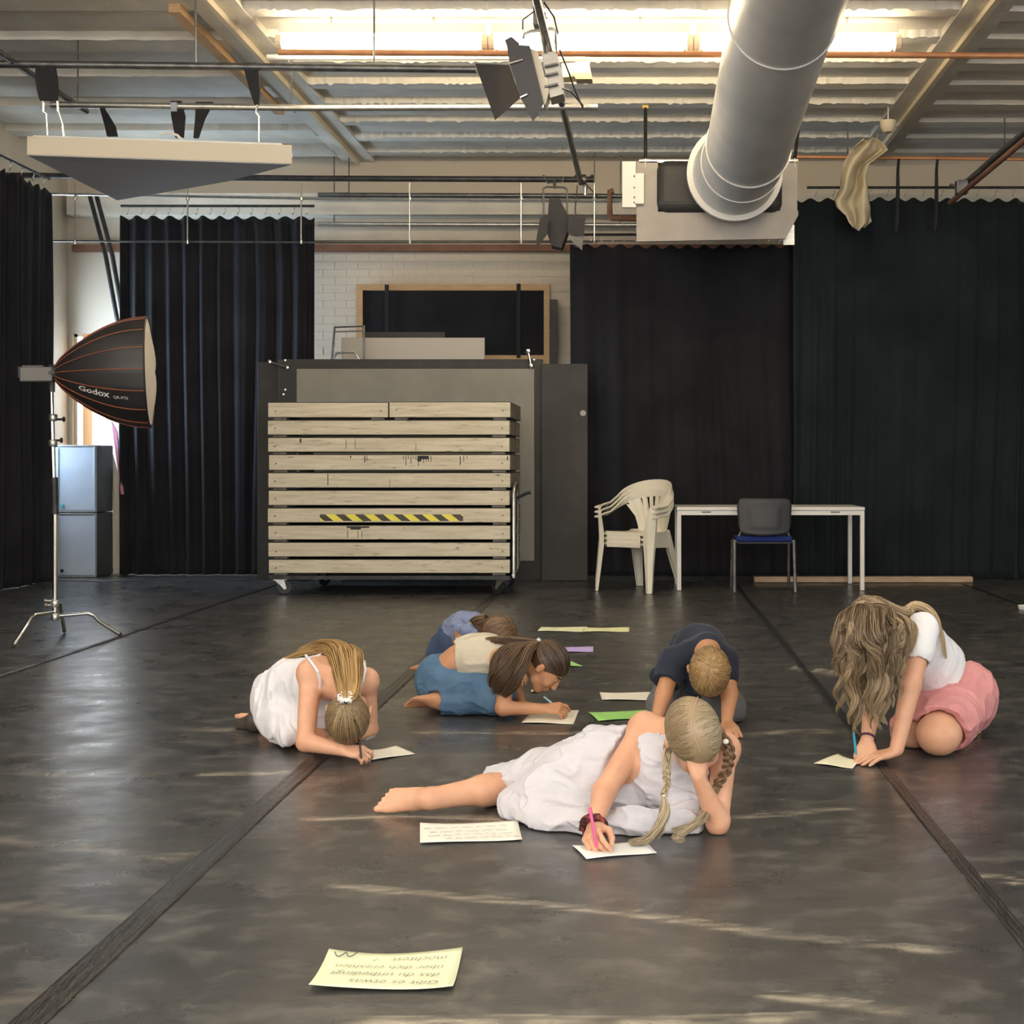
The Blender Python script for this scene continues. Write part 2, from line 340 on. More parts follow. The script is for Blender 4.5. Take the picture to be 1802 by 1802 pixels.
# ------------------------------------------------------------------ floor
planks_struct('floor', MB().bb(XL - 0.2, XR + 0.2, -2.4, YB + 0.3, -0.2, -0.004), M['dark_board'])
fl = bpy.data.objects['floor']
def floor_mat():
    m = bpy.data.materials.new('dance_floor_vinyl'); m.use_nodes = True; nt = m.node_tree; n = nt.nodes; L = nt.links
    p = n['Principled BSDF']; tc = n.new('ShaderNodeTexCoord'); mp = n.new('ShaderNodeMapping'); L.new(tc.outputs['Object'], mp.inputs[0])
    def noise(s, sc=(1, 1, 1), d=5, rough=0.6):
        q = n.new('ShaderNodeMapping'); q.inputs['Scale'].default_value = sc; L.new(tc.outputs['Object'], q.inputs[0])
        z = n.new('ShaderNodeTexNoise'); z.inputs['Scale'].default_value = s; z.inputs['Detail'].default_value = d; z.inputs['Roughness'].default_value = rough; L.new(q.outputs[0], z.inputs['Vector']); return z
    def mr(src, a, b, c, d):
        r = n.new('ShaderNodeMapRange'); r.inputs[1].default_value = a; r.inputs[2].default_value = b; r.inputs[3].default_value = c; r.inputs[4].default_value = d; L.new(src, r.inputs[0]); return r
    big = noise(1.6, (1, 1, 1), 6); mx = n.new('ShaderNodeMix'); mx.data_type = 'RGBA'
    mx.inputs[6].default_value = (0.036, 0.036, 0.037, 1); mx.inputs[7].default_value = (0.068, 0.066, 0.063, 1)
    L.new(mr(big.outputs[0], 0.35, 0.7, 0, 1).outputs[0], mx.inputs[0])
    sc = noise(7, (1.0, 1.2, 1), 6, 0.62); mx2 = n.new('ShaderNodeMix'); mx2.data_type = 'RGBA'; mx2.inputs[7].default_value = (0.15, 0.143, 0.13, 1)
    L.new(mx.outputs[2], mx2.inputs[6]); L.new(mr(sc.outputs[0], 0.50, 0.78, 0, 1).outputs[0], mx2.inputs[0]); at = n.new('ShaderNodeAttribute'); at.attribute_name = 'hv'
    mx3 = n.new('ShaderNodeMix'); mx3.data_type = 'RGBA'; mx3.inputs[7].default_value = (0.38, 0.335, 0.26, 1); L.new(mx2.outputs[2], mx3.inputs[6]); L.new(mr(at.outputs['Fac'], 0, 1, 0, 1).outputs[0], mx3.inputs[0]); L.new(mx3.outputs[2], p.inputs['Base Color']); p.inputs['Specular IOR Level'].default_value = 0.75  # lamp highlights on the creases painted into the base colour
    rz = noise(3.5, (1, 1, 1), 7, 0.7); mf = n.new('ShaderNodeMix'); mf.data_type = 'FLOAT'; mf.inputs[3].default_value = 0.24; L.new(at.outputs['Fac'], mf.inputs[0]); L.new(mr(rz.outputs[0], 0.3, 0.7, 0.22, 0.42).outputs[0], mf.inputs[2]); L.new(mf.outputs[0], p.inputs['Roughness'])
    bz1 = noise(6, (0.9, 1.3, 1), 5, 0.6); bz2 = noise(60, (1, 1, 1), 5, 0.7)
    b1 = n.new('ShaderNodeBump'); b1.inputs['Strength'].default_value = 0.32; b1.inputs['Distance'].default_value = 0.008; L.new(bz1.outputs[0], b1.inputs['Height'])
    b2 = n.new('ShaderNodeBump'); b2.inputs['Strength'].default_value = 0.05; b2.inputs['Distance'].default_value = 0.003; L.new(bz2.outputs[0], b2.inputs['Height']); L.new(b1.outputs[0], b2.inputs['Normal']); L.new(b2.outputs[0], p.inputs['Normal'])
    return m
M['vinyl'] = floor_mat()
# wrinkles of the vinyl: polylines in photo floor points -> ridges (height, width)
RIDGES = [
    ([(600, 1556), (840, 1578), (1100, 1603), (1400, 1645), (1660, 1670)], .012, .020),
    ([(1345, 1745), (1460, 1757), (1585, 1775)], .012, .020),
    ([(640, 1792), (900, 1790), (1150, 1793), (1420, 1785)], .010, .022),
    ([(545, 1440), (690, 1433), (860, 1437), (920, 1442)], .012, .022),
    ([(1290, 1437), (1390, 1429), (1490, 1420)], .008, .020),
    ([(740, 1287), (900, 1287), (1100, 1290), (1170, 1290)], .008, .028),
    ([(350, 1361), (440, 1360), (530, 1357)], .007, .022),
    ([(1700, 1536), (1750, 1541), (1802, 1552)], .010, .02),
    ([(0, 1356), (130, 1362), (280, 1360)], .008, .03),
    ([(0, 1472), (120, 1485), (270, 1505)], .009, .03),
    ([(0, 1588), (120, 1598), (250, 1612)], .009, .03),
    ([(340, 1280), (440, 1284)], .005, .03),
    ([(240, 1500), (330, 1508), (360, 1500)], .008, .03),
    ([(1230, 1300), (1380, 1285), (1460, 1285)], .005, .03),
    ([(0, 1750), (90, 1745), (140, 1735)], .008, .03),
    ([(490, 1083), (800, 1087)], -.004, .03),
    ([(300, 1130), (560, 1134), (760, 1131)], -.004, .03),
    ([(940, 1098), (1200, 1096)], -.004, .03),
    ([(1060, 1135), (1170, 1133)], -.004, .03),
    ([(620, 1195), (710, 1192)], -.004, .02),
    ([(1400, 1178), (1470, 1186)], .006, .02),
]
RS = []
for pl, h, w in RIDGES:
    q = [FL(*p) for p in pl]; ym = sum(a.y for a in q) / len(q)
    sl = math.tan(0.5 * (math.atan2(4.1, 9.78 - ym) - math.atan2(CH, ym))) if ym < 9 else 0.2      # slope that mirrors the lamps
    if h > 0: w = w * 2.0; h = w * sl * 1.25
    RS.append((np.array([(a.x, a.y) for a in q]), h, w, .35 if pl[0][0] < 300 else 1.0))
def floor_h(x, y, glint_mask=None):
    z = np.zeros_like(x)
    P = np.stack([x, y, np.zeros_like(x)], -1)
    z += 0.0018 * (vnoise(P * np.array([1.1, 3.2, 1]), 3) - 0.5) + 0.0012 * (vnoise(P * np.array([3, 7, 1]), 4) - 0.5)
    for pl, h, w, ms in RS:
        for a, b in zip(pl[:-1], pl[1:]):
            d = b - a; L2 = (d ** 2).sum()
            t = ((x - a[0]) * d[0] + (y - a[1]) * d[1]) / L2; tc_ = np.clip(t, 0, 1)
            dist = np.hypot(x - a[0] - tc_ * d[0], y - a[1] - tc_ * d[1])
            if glint_mask is not None and h > 0:
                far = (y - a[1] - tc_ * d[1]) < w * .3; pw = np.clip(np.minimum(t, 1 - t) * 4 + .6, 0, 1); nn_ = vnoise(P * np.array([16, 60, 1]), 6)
                glint_mask[:] = np.maximum(glint_mask, ms * far * np.exp(-((dist - w * .5) / (w * .42)) ** 2) * np.clip(nn_ * 1.9 - .25, 0, 1) * np.clip(pw, 0, 1))  # where the painted highlight lies, near side of each ridge
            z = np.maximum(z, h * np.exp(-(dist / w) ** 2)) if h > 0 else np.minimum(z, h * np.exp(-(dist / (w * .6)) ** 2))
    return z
SEAMS = [-5.9, -3.24, -1.18, 0.875, 2.93, 4.98, 6.6]
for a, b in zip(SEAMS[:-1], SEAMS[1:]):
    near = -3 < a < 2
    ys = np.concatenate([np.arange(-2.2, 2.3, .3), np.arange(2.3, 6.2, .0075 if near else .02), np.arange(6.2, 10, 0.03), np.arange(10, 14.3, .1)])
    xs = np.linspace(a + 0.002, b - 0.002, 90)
    X, Y = np.meshgrid(xs, ys, indexing='ij'); glint = np.zeros_like(X); Z = floor_h(X, Y, glint)
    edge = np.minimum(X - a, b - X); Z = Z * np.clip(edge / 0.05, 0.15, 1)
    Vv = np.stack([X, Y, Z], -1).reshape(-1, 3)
    npmesh('dance_mat', Vv, grid_faces(*X.shape), M['vinyl'], fl, attr=glint.ravel())
M['tape'] = mat('black_floor_tape', (0.012, 0.012, 0.013), 0.28, c2=(0.03, 0.03, 0.03), ns=30, bump=0.5, bs=25, scale=(6, 1, 1))
for x, w in ((-1.18, .036), (0.875, .02), (-3.24, .018), (2.93, .015)):
    ys = np.arange(0.5, 12.4, 0.06); us = np.linspace(-1, 1, 13); X, Y = np.meshgrid(us, ys, indexing='ij')
    P = np.stack([X * 2, Y * 1.2, X * 0], -1)
    wig = 0.004 * (vnoise(P * np.array([0, 1, 1]), 9) - .5)
    Z = 0.0032 + 0.0018 * np.abs(np.cos(X * 4.0)) + 0.0015 * vnoise(P * 3, 8) - 0.003 * (np.abs(X) > .99)
    npmesh('floor_tape', np.stack([x + X * w + wig, Y, Z], -1).reshape(-1, 3), grid_faces(*X.shape), M['tape'], fl)

# ------------------------------------------------------------------ curtains
def curtain(name, p0, p1, z0, z1, folds, amp, m, lab, seed, soft=0.5, group=None, bulge=0.0):
    p0 = np.array(p0, float); p1 = np.array(p1, float); L = np.hypot(*(p1 - p0)); t = (p1 - p0) / L; nn = np.array([-t[1], t[0]])
    nu = int(folds * 16); nv = 50
    u = np.linspace(0, 1, nu); v = np.linspace(0, 1, nv); U, Vg = np.meshgrid(u, v, indexing='ij')
    P = np.stack([U * folds * 0.35, Vg * 1.3, U * 0], -1)
    ph = U * folds * 2 * np.pi + 5.0 * (vnoise(P, seed) - .5)
    a = amp * (0.35 + 0.65 * (1 - Vg) ** 0.6) * (0.4 + 1.1 * vnoise(np.stack([U * folds * .6, Vg * 0.8, U * 0], -1), seed + 1))
    off = a * (np.sin(ph) * (1 - soft) + soft * np.sin(ph * 0.37 + 1) + 0.25 * np.sin(ph * 2.1)) + bulge * (vnoise(np.stack([U * 5, Vg * 3, U * 0], -1), seed + 2) - .5)
    X = p0[0] + t[0] * U * L + nn[0] * off; Y = p0[1] + t[1] * U * L + nn[1] * off
    Zt = z1 - 0.012 * (1 - np.cos(U * L / 0.16 * 2 * np.pi)) * 1.5
    Z = z0 + (Zt - z0) * Vg
    o = npmesh(name, np.stack([X, Y, Z], -1).reshape(-1, 3), grid_faces(nu, nv), m)
    s = o.modifiers.new('thickness', 'SOLIDIFY'); s.thickness = 0.004; s.offset = 0
    tag(o, lab, 'curtain', group); return o
curtain('stage_curtain', (-5.46, 5.0), (-5.44, 12.62), 0.006, 3.62, 34, 0.05, M['velvet'], 'black curtain along the left wall behind the softbox stand', 1)
curtain('stage_curtain', (W(214, 500, 13.3).x, 13.28), (W(554, 500, 13.3).x, 13.3), 0.006, 3.50, 11, 0.06, M['velvet'], 'black pleated curtain on the back wall left of the stacked stage decks', 2, soft=.25)
curtain('stage_curtain', (W(1003, 500, 12.95).x, 12.98), (W(1440, 500, 12.95).x, 12.96), 0.02, 3.17, 9, 0.045, M['velvet'], 'black curtain directly behind the plastic chairs and the table', 3, bulge=0.10)
curtain('stage_curtain', (W(1395, 500, 12.8).x, 12.74), (5.6, 12.74), 0.02, 3.57, 20, 0.045, M['velvet_green'], 'black curtain at the right of the back wall, under the pipe ends', 4, bulge=0.08)
# curtain hooks at the tops
def hooks(p0, p1, z, n, lab, grp):
    t = tag(empty('curtain_hooks', Vector(((p0[0] + p1[0]) / 2, (p0[1] + p1[1]) / 2, z))), lab, 'curtain hooks'); l = t.location
    for i in range(n):
        f = (i + .5) / n; x = p0[0] + (p1[0] - p0[0]) * f - l.x; y = p0[1] + (p1[1] - p0[1]) * f - l.y
        pr = MB().tube([(x, y, 0.06), (x + 0.012, y - .01, 0.03), (x, y - .01, 0.0), (x - .01, y, -.02)], 0.006, 5)
        pr.build('hook', M['steel'], t)
    MB().tube([(p0[0] - l.x, p0[1] - l.y, .065), (p1[0] - l.x, p1[1] - l.y, .065)], 0.013, 8).build('rail', M['black_metal'], t, smooth='auto')
hooks((W(214, 0, 13.3).x, 13.28), (W(554, 0, 13.3).x, 13.28), 3.53, 14, 'row of hooks and rail over the pleated curtain left of the stage decks', 'x')
hooks((-5.46, 6), (-5.44, 12.6), 3.65, 30, 'row of hooks and rail over the left wall curtain', 'x')
hooks((W(1010, 0, 12.97).x, 12.98), (W(1440, 0, 12.97).x, 12.96), 3.2, 22, 'row of hooks and rail beside the air heater housing', 'x')
hooks((W(1420, 0, 12.74).x, 12.74), (5.6, 12.74), 3.6, 24, 'row of hooks and rail over the right-hand curtain', 'x')
# ------------------------------------------------------------------ stacked stage decks on a cart
def plank_mat():
    m = bpy.data.materials.new('worn_white_plank'); m.use_nodes = True; nt = m.node_tree; n = nt.nodes; L = nt.links
    p = n['Principled BSDF']; p.inputs['Roughness'].default_value = 0.6; tc = n.new('ShaderNodeTexCoord'); oi = n.new('ShaderNodeObjectInfo')
    ad = n.new('ShaderNodeVectorMath'); ad.operation = 'ADD'; L.new(tc.outputs['Object'], ad.inputs[0])
    cb = n.new('ShaderNodeCombineXYZ'); ml = n.new('ShaderNodeMath'); ml.operation = 'MULTIPLY'; ml.inputs[1].default_value = 37.0
    L.new(oi.outputs['Random'], ml.inputs[0]); L.new(ml.outputs[0], cb.inputs[1]); L.new(cb.outputs[0], ad.inputs[1])
    def noise(sc, s, d, a, b):
        q = n.new('ShaderNodeMapping'); q.inputs['Scale'].default_value = sc; L.new(ad.outputs[0], q.inputs[0])
        z = n.new('ShaderNodeTexNoise'); z.inputs['Scale'].default_value = s; z.inputs['Detail'].default_value = d; L.new(q.outputs[0], z.inputs['Vector'])
        r = n.new('ShaderNodeMapRange'); r.inputs[1].default_value = a; r.inputs[2].default_value = b; L.new(z.outputs[0], r.inputs[0]); return r
    cur = None
    for sc, s, d, a, b, col in (((1, 1, 14), 3, 6, .35, .7, (0.52, 0.46, 0.34)), ((2.5, 1, 26), 3, 8, .60, .74, (0.30, 0.25, 0.18)), ((5, 1, 34), 1.3, 10, .70, .74, (0.05, 0.045, 0.04))):
        mx = n.new('ShaderNodeMix'); mx.data_type = 'RGBA'; mx.inputs[7].default_value = (*col, 1)
        if cur is None: mx.inputs[6].default_value = (0.66, 0.60, 0.47, 1)
        else: L.new(cur, mx.inputs[6])
        L.new(noise(sc, s, d, a, b).outputs[0], mx.inputs[0]); cur = mx.outputs[2]
    L.new(cur, p.inputs['Base Color']); return m
M['plank'] = plank_mat()
M['ply'] = mat('worn_plywood_edge', (0.30, 0.26, 0.20), 0.7, c2=(0.16, 0.14, 0.11), ns=8)
M['deck_top'] = mat('dark_deck_top', (0.05, 0.045, 0.04), 0.6)
M['tape_yb'] = None
def tape_mat():
    m = bpy.data.materials.new('black_yellow_tape'); m.use_nodes = True; nt = m.node_tree; n = nt.nodes; L = nt.links
    p = n['Principled BSDF']; p.inputs['Roughness'].default_value = 0.4; tc = n.new('ShaderNodeTexCoord')
    sp = n.new('ShaderNodeSeparateXYZ'); L.new(tc.outputs['Object'], sp.inputs[0])
    a = n.new('ShaderNodeMath'); a.operation = 'MULTIPLY_ADD'; a.inputs[1].default_value = 6.3; L.new(sp.outputs[0], a.inputs[0])
    b = n.new('ShaderNodeMath'); b.operation = 'MULTIPLY'; b.inputs[1].default_value = 8.0; L.new(sp.outputs[2], b.inputs[0]); L.new(b.outputs[0], a.inputs[2])
    f = n.new('ShaderNodeMath'); f.operation = 'FRACT'; L.new(a.outputs[0], f.inputs[0])
    g = n.new('ShaderNodeMath'); g.operation = 'GREATER_THAN'; g.inputs[1].default_value = 0.52; L.new(f.outputs[0], g.inputs[0])
    mx = n.new('ShaderNodeMix'); mx.data_type = 'RGBA'; mx.inputs[6].default_value = (0.85, 0.75, 0.08, 1); mx.inputs[7].default_value = (0.04, 0.03, 0.02, 1)
    L.new(g.outputs[0], mx.inputs[0]); L.new(mx.outputs[2], p.inputs['Base Color']); return m
M['tape_yb'] = tape_mat()
YF = 11.22; MP = YF / FPX
rows = [(708, 733), (740, 766), (768, 796), (798, 828), (830, 859), (861, 889), (893, 920), (923, 950), (953, 980), (983, 1010)]
XD0, XD1 = (472 - CX) * MP, (897 - CX) * MP
rr = random.Random(3)
def screw(x, z, par, y=-0.006):
    MB().lathe([(0.007, 0), (0.006, -0.003)], (x, y, z), 'Y', 8).build('screw', M['dark_steel'], par)
def deck(x0, x1, z0, z1, lab, left_b=True, right_b=True, slack=0.004):
    t = empty('stage_deck', ((x0 + x1) / 2, YF, z0)); tag(t, lab, 'stage deck', 'stacked stage decks'); w = x1 - x0; h = z1 - z0
    dx = rr.uniform(-.004, .004); D = 1.0
    f = MB().bb(-w / 2 + dx, w / 2 + dx, 0, 0.025, 0.022, h - 0.006).build('front_board', M['plank'], t, bevel=0.003)
    for s in (-1, 1): screw(s * (w / 2 - 0.06), h * .5 + rr.uniform(-.01, .01), f)
    MB().bb(w / 2 - .025 + dx, w / 2 + dx, 0.027, D - 0.03, 0.022, h - 0.006).build('side_board', M['ply'], t, bevel=0.003)
    MB().bb(-w / 2 + dx, -w / 2 + .025 + dx, 0.027, D - 0.03, 0.022, h - 0.006).build('side_board', M['ply'], t, bevel=0.003)
    MB().bb(-w / 2 + dx, w / 2 + dx, D - 0.028, D - .003, 0.022, h - 0.006).build('back_board', M['plank'], t)
    MB().bb(-w / 2 + dx + .002, w / 2 + dx - .002, 0.004, D, h - 0.0055, h).build('deck_top', M['deck_top'], t)
    for s in (-1, 1):
        for yy in (0.03, D - 0.13): MB().bb(s * (w / 2 - .09) - .055, s * (w / 2 - .09) + .055, yy, yy + .1, 0, 0.0215).build('corner_block', M['ply'], t, bevel=0.004)
    return t
words = ['topmost full-width', 'second full-width', 'third full-width', 'fourth full-width', 'fifth full-width', 'sixth full-width', 'seventh full-width', 'eighth full-width', 'bottom full-width']
extra = {1: 'with a dark knot hole', 2: 'with black drips from its upper edge', 3: 'with a thin vertical crack left of its middle', 5: 'with black and yellow tape', 6: 'with a dark smear under the striped tape', 0: 'with scuffed grain', 4: 'plain and worn', 7: 'with small dark chips', 8: 'just above the casters'}
zc = lambda py: CH - (py - CY) * MP
decks = []
zs = [zc(b) for (a, b) in rows]; ztop = zc(707)
bounds = [zc(1013)] + [zc((rows[i][1] + rows[i + 1][0]) / 2 + 2.5) for i in range(8, -1, -1)] + [ztop]
for i in range(1, 10):
    z0, z1 = bounds[9 - i], bounds[10 - i] - 0.0008
    t = deck(XD0 + rr.uniform(-.004, .004), XD1 + rr.uniform(-.005, .003), z0, z1, '%s worn white stage deck, %s' % (words[i - 1], extra[i - 1])); decks.append(t)
xm = (684 - CX) * MP
deck(XD0, xm - 0.005, bounds[9], bounds[10] - .003, 'short worn white stage deck on the top left of the stack')
deck(xm + 0.005, XD1 + .004, bounds[9], bounds[10], 'short worn white stage deck on the top right of the stack')
d = decks[5]; l = d.location
tp = MB().bb((563 - CX) * MP, (815 - CX) * MP, -0.0015, 0, -.027, .027).build('striped_tape', M['tape_yb'], d); tp.location = (-l.x, -0.0005, zc(911) - l.z)
M['tar'] = mat('black_paint_drip', (0.02, 0.018, 0.016), 0.5)
def marks(d, name, strokes):
    l = d.location; mb = MB()
    for (x, y0, y1, w) in strokes:
        a, b = (x - w / 2 - CX) * MP - l.x, (x + w / 2 - CX) * MP - l.x
        mb.bb(a, b, -0.0012, 0.0005, zc(y1) - l.z, zc(y0) - l.z)
    o = mb.build(name, M['tar'], d)
    if len(strokes) > 1: o['kind'] = 'stuff'
r2 = random.Random(8)
marks(decks[2], 'paint_drips', [(710 + i * 4.4, 802, 806 + r2.random() * 14, 1.1) for i in range(12)] + [(738, 802, 812, 7), (747, 802, 808, 14), (642, 802, 814, 1.6), (646, 802, 811, 1), (617, 802, 806, 2), (810, 803, 818, 1.6), (816, 802, 812, 1.2), (822, 802, 808, 1), (893, 803, 810, 2)])
marks(decks[1], 'knot_hole', [(529, 772, 779, 3), (732, 780, 793, .8), (609, 773, 790, .8), (625, 773, 790, .8)])
marks(decks[3], 'crack', [(577, 834, 854, 1.4), (686, 843, 857, .8)])
marks(decks[6], 'smear', [(630, 926, 929, 40), (626, 929, 932, 18), (612, 933, 947, 1), (630, 933, 946, 1), (637, 934, 945, 1)])
# cart
ct = tag(empty('platform_cart', ((XD0 + XD1) / 2, YF, 0)), 'steel cart on casters carrying the stack of stage decks', 'cart'); w = XD1 - XD0; zb = bounds[0] - 0.003
MB().bb(-w / 2, w / 2, 0.02, 0.07, zb - .03, zb).bb(-w / 2, w / 2, .93, .98, zb - .03, zb).bb(-w / 2, -w / 2 + .05, .07, .93, zb - .03, zb).bb(w / 2 - .05, w / 2, .07, .93, zb - .03, zb).build('cart_frame', M['black_metal'], ct)
def caster(x, y, a):
    R = Matrix.Translation((x, y, 0)) @ Matrix.Rotation(a, 4, 'Z'); zt = zb - .031
    p = MB().add([R @ v for v in [Vector((i * .055, j * .045, zt - k)) for i in (-1, 1) for j in (-1, 1) for k in (0, .007)]], [(0, 2, 3, 1), (4, 5, 7, 6), (0, 1, 5, 4), (2, 6, 7, 3), (0, 4, 6, 2), (1, 3, 7, 5)]).build('caster', M['steel'], ct)
    r_ = .062; rad = zt - .02
    for s in (-1, 1):
        q = MB(); poly = [(-.04, zt - .007), (.035, zt - .007), (.055, r_ - .012), (.035, r_ - .02), (.012, r_ + .01)]
        Mx = R @ Matrix.Translation((0, s * .026 - .002, 0)) @ Matrix(((1, 0, 0, 0), (0, 0, 1, 0), (0, 1, 0, 0), (0, 0, 0, 1)))
        q.prism(poly, .004, Mx).build('fork', M['steel'], p)
    q = MB().lathe([(0.02, -.018), (r_ - .004, -.018), (r_, -.01), (r_, .01), (r_ - .004, .018), (.02, .018)], ax='Y', n=24)
    q.v = [tuple(R @ (Vector(v) + Vector((.04, 0, r_)))) for v in q.v]; q.build('wheel', M['dark_plastic'], p, smooth='auto')
caster(-w / 2 + .07, .08, .4); caster(w / 2 - .07, .08, 2.6); caster(-w / 2 + .22, .90, .9); caster(w / 2 - .07, .92, 2.2)
xh = w / 2 + .028
hb = MB().tube([(xh, .05, zb - .02), (xh, .05, .84), (xh + .004, .09, .90), (xh + .004, .20, .925), (xh + .004, .32, .90), (xh, .36, .84), (xh, .36, zb + .03)], .016, 10).build('handle_frame', M['steel'], ct, smooth='auto')
MB().tube([(xh, .02, zb + .005), (xh, .4, zb + .03)], .014, 8).tube([(xh, .05, .30), (xh, .36, .33)], .009, 8).tube([(xh, .05, .45), (xh, .36, .60)], .009, 8).tube([(xh, .05, .78), (xh, .36, .80)], .012, 8).build('cross_bar', M['steel'], ct, smooth='auto')
MB().tube([(xh, .2, .79), (xh + .10, .2, .84), (xh + .13, .2, .845)], [.012, .014, .016], 8).build('lever', M['black_metal'], ct, smooth='auto')
M['green_tarp'] = mat('dull_green_canvas', (0.06, 0.08, 0.07), 0.8, c2=(0.09, 0.11, 0.10), ns=10)
MB().bb(xh - .006, xh + .004, .07, .34, .16, .80).build('canvas_panel', M['green_tarp'], ct)

# ------------------------------------------------------------------ boards behind the stack
Yb1 = 12.66
def R4(x0, x1, y0, y1, Y, th): return (W(x0, 0, Y).x, W(x1, 0, Y).x, Y, Y + th, max(0.004, W(0, y1, Y).z), W(0, y0, Y).z)
t = tag(empty('framed_board', (W(700, 0, Yb1).x, Yb1, 0)), 'large black framed board with grey middle panel standing behind the stage decks', 'board'); l = t.location
def lb(mb, x0, x1, y0, y1, Y, th):
    a = R4(x0, x1, y0, y1, Y, th); return mb.bb(a[0] - l.x, a[1] - l.x, a[2] - l.y, a[3] - l.y, a[4] - l.z, a[5] - l.z)
lb(MB(), 490, 954, 632, 1020, Yb1, .04).build('backing_board', M['dark_board'], t, bevel=.003)
lb(MB(), 522, 940, 649, 987, Yb1 - .012, .010).build('grey_panel', M['grey_panel'], t, bevel=.002)
for px, py in ((502, 634), (940, 633), (502, 686), (499, 694), (927, 830)):
    p = W(px, py, Yb1 - .004) - l; MB().lathe([(.012, .003), (.012, -.003), (.006, -.006)], p, 'Y', 10).build('bolt', M['chrome'], t)
def grip(a, b, par):
    A, B = W(*a, Yb1 - .03) - l, W(*b, Yb1 - .03) - l
    q = MB().tube([A, B], .012, 8); 
    for c in (A, B): q.lathe([(.001, -.022), (.02, -.014), (.024, 0), (.02, .014), (.001, .022)], c, 'Y', 12)
    q.build('clamp_lever', M['chrome'], par, smooth='auto')
grip((474, 637), (505, 647), t); grip((929, 618), (934, 644), t)
Y2 = 12.78; a = R4(453, 500, 637, 1020, Y2, .03)
tag(MB().bb(*a).build('narrow_board', M['dark_board'], bevel=.003), 'narrow black board edge behind the left side of the framed board', 'board')
a = R4(953, 1034, 640, 1022, 12.60, .03)
tag(MB().bb(*a).build('scuffed_board', M['dark_board'], bevel=.003), 'tall scuffed black board standing right of the cart beside the curtain', 'board')
o = bpy.data.objects['scuffed_board']
M['white_scuff'] = mat('white_scuff', (0.45, 0.43, 0.40), 0.8)
p = W(1026, 727, 12.596); MB().lathe([(.028, 0), (.02, -.002)], p, 'Y', 14).build('white_spot', M['white_scuff'], o)
M['smudge'] = mat('smudged_board', (0.085, 0.08, 0.075), 0.7, c2=(0.035, 0.033, 0.03), ns=7, contrast=(.42, .6))
# framed opening with black cloth on the wall
Y3 = 14.2
t = tag(empty('wall_frame', (W(797, 0, Y3).x, Y3, 1.9)), 'pine framed black panel on the painted brick wall', 'frame'); l = t.location
lb(lb(lb(lb(MB(), 627, 967, 500, 511, Y3, .05), 627, 638, 511, 645, Y3, .05), 957, 967, 511, 645, Y3, .05), 638, 957, 625, 634, Y3, .05).build('pine_frame', M['wood'], t)
lb(MB(), 638, 957, 511, 630, Y3 + .02, .02).build('black_cloth', M['velvet'], t)
lb(MB(), 677, 684, 501, 630, Y3 - .015, .01).build('black_strip', M['strap'], t); lb(MB(), 909, 916, 499, 630, Y3 - .015, .01).build('black_strip', M['strap'], t)
a = R4(968, 981, 527, 1010, 14.1, .04)
tag(MB().bb(*a).build('black_screen', M['dark_board']), 'narrow black panel leaning on the brick wall right of the pine frame', 'panel')
Y4 = 13.4
tag(MB().bb(*[*R4(600, 853, 594, 1010, Y4, .02)]).build('whiteboard', mat('dull_whiteboard', (0.50, 0.45, 0.38), 0.4), bevel=.008), 'blank off-white board behind the black framed board', 'whiteboard')
tag(MB().bb(*[*R4(640, 783, 584, 1000, Y4 + .06, .02)]).build('grey_flipboard', M['dark_board'], bevel=.004), 'dark board with thin grey top edge behind the off-white board', 'board')
# stacked frame chair rear
t = tag(empty('folding_chair', (W(613, 0, 13.15).x, 13.15, 0)), 'grey metal chair frame rising behind the framed board at its left', 'chair'); l = t.location
def q(px, py, Y=13.15): return W(px, py, Y) - l
MB().tube([q(585, 1010), q(584, 632), q(589, 576), q(641, 574), q(640, 632), q(642, 1010)], .012, 8).build('chair_frame', M['dark_steel'], t, smooth='auto')
MB().tube([q(587, 632, 13.1), q(592, 621, 13.1), q(625, 620, 13.1), q(632, 632, 13.1)], .012, 8).build('arm_loop', M['steel'], t, smooth='auto')
MB().tube([q(589, 584), q(641, 582)], .008, 8).build('cross_rail', M['steel'], t)

# ------------------------------------------------------------------ left niche: cases, leaning boards
def case(py0, py1, lab):
    Y = 12.98; x0, x1 = W(84, 0, Y).x, W(168, 0, Y).x
    z0, z1 = max(0.003, W(0, py1, Y).z), W(0, py0, Y).z
    t = tag(empty('storage_case', ((x0 + x1) / 2, Y, z0)), lab, 'storage case', 'stacked storage cases'); w = x1 - x0; h = z1 - z0
    MB().bb(-w / 2, w / 2, 0, .44, 0, h).build('case_body', M['black_metal'], t, bevel=.012)
    f = MB().bb(-w / 2 + .01, w / 2 - .012, -.012, 0.002, .02, h - .02).build('door_panel', M['mottled'], t, bevel=.01)
    MB().bb(-w / 2 + .10, -w / 2 + .108, -.018, -.010, .03, h - .03).build('panel_rib', M['mottled'], f)
    MB().bb(-w / 2 + .13, -w / 2 + .155, -.020, -.011, .05, .08).build('latch', mat('turquoise_latch', (0.05, 0.5, 0.5), .4) if py0 < 800 else M['dark_plastic'], f)
    for s in (-1, 1): MB().bb(s * (w / 2 - .006) - .008, s * (w / 2 - .006) + .008, -.016, .03, 0, h).build('edge_trim', M['mottled'], t, bevel=.003)
    MB().bb(-w / 2, w / 2, -.016, .0, h - .018, h).bb(-w / 2, w / 2, -.016, .0, 0, .018).build('rim', M['steel'], t, bevel=.003)
case(903, 1018, 'lower grey storage case in the niche behind the softbox stand')
case(783, 902, 'upper bluish storage case in the niche behind the softbox stand')
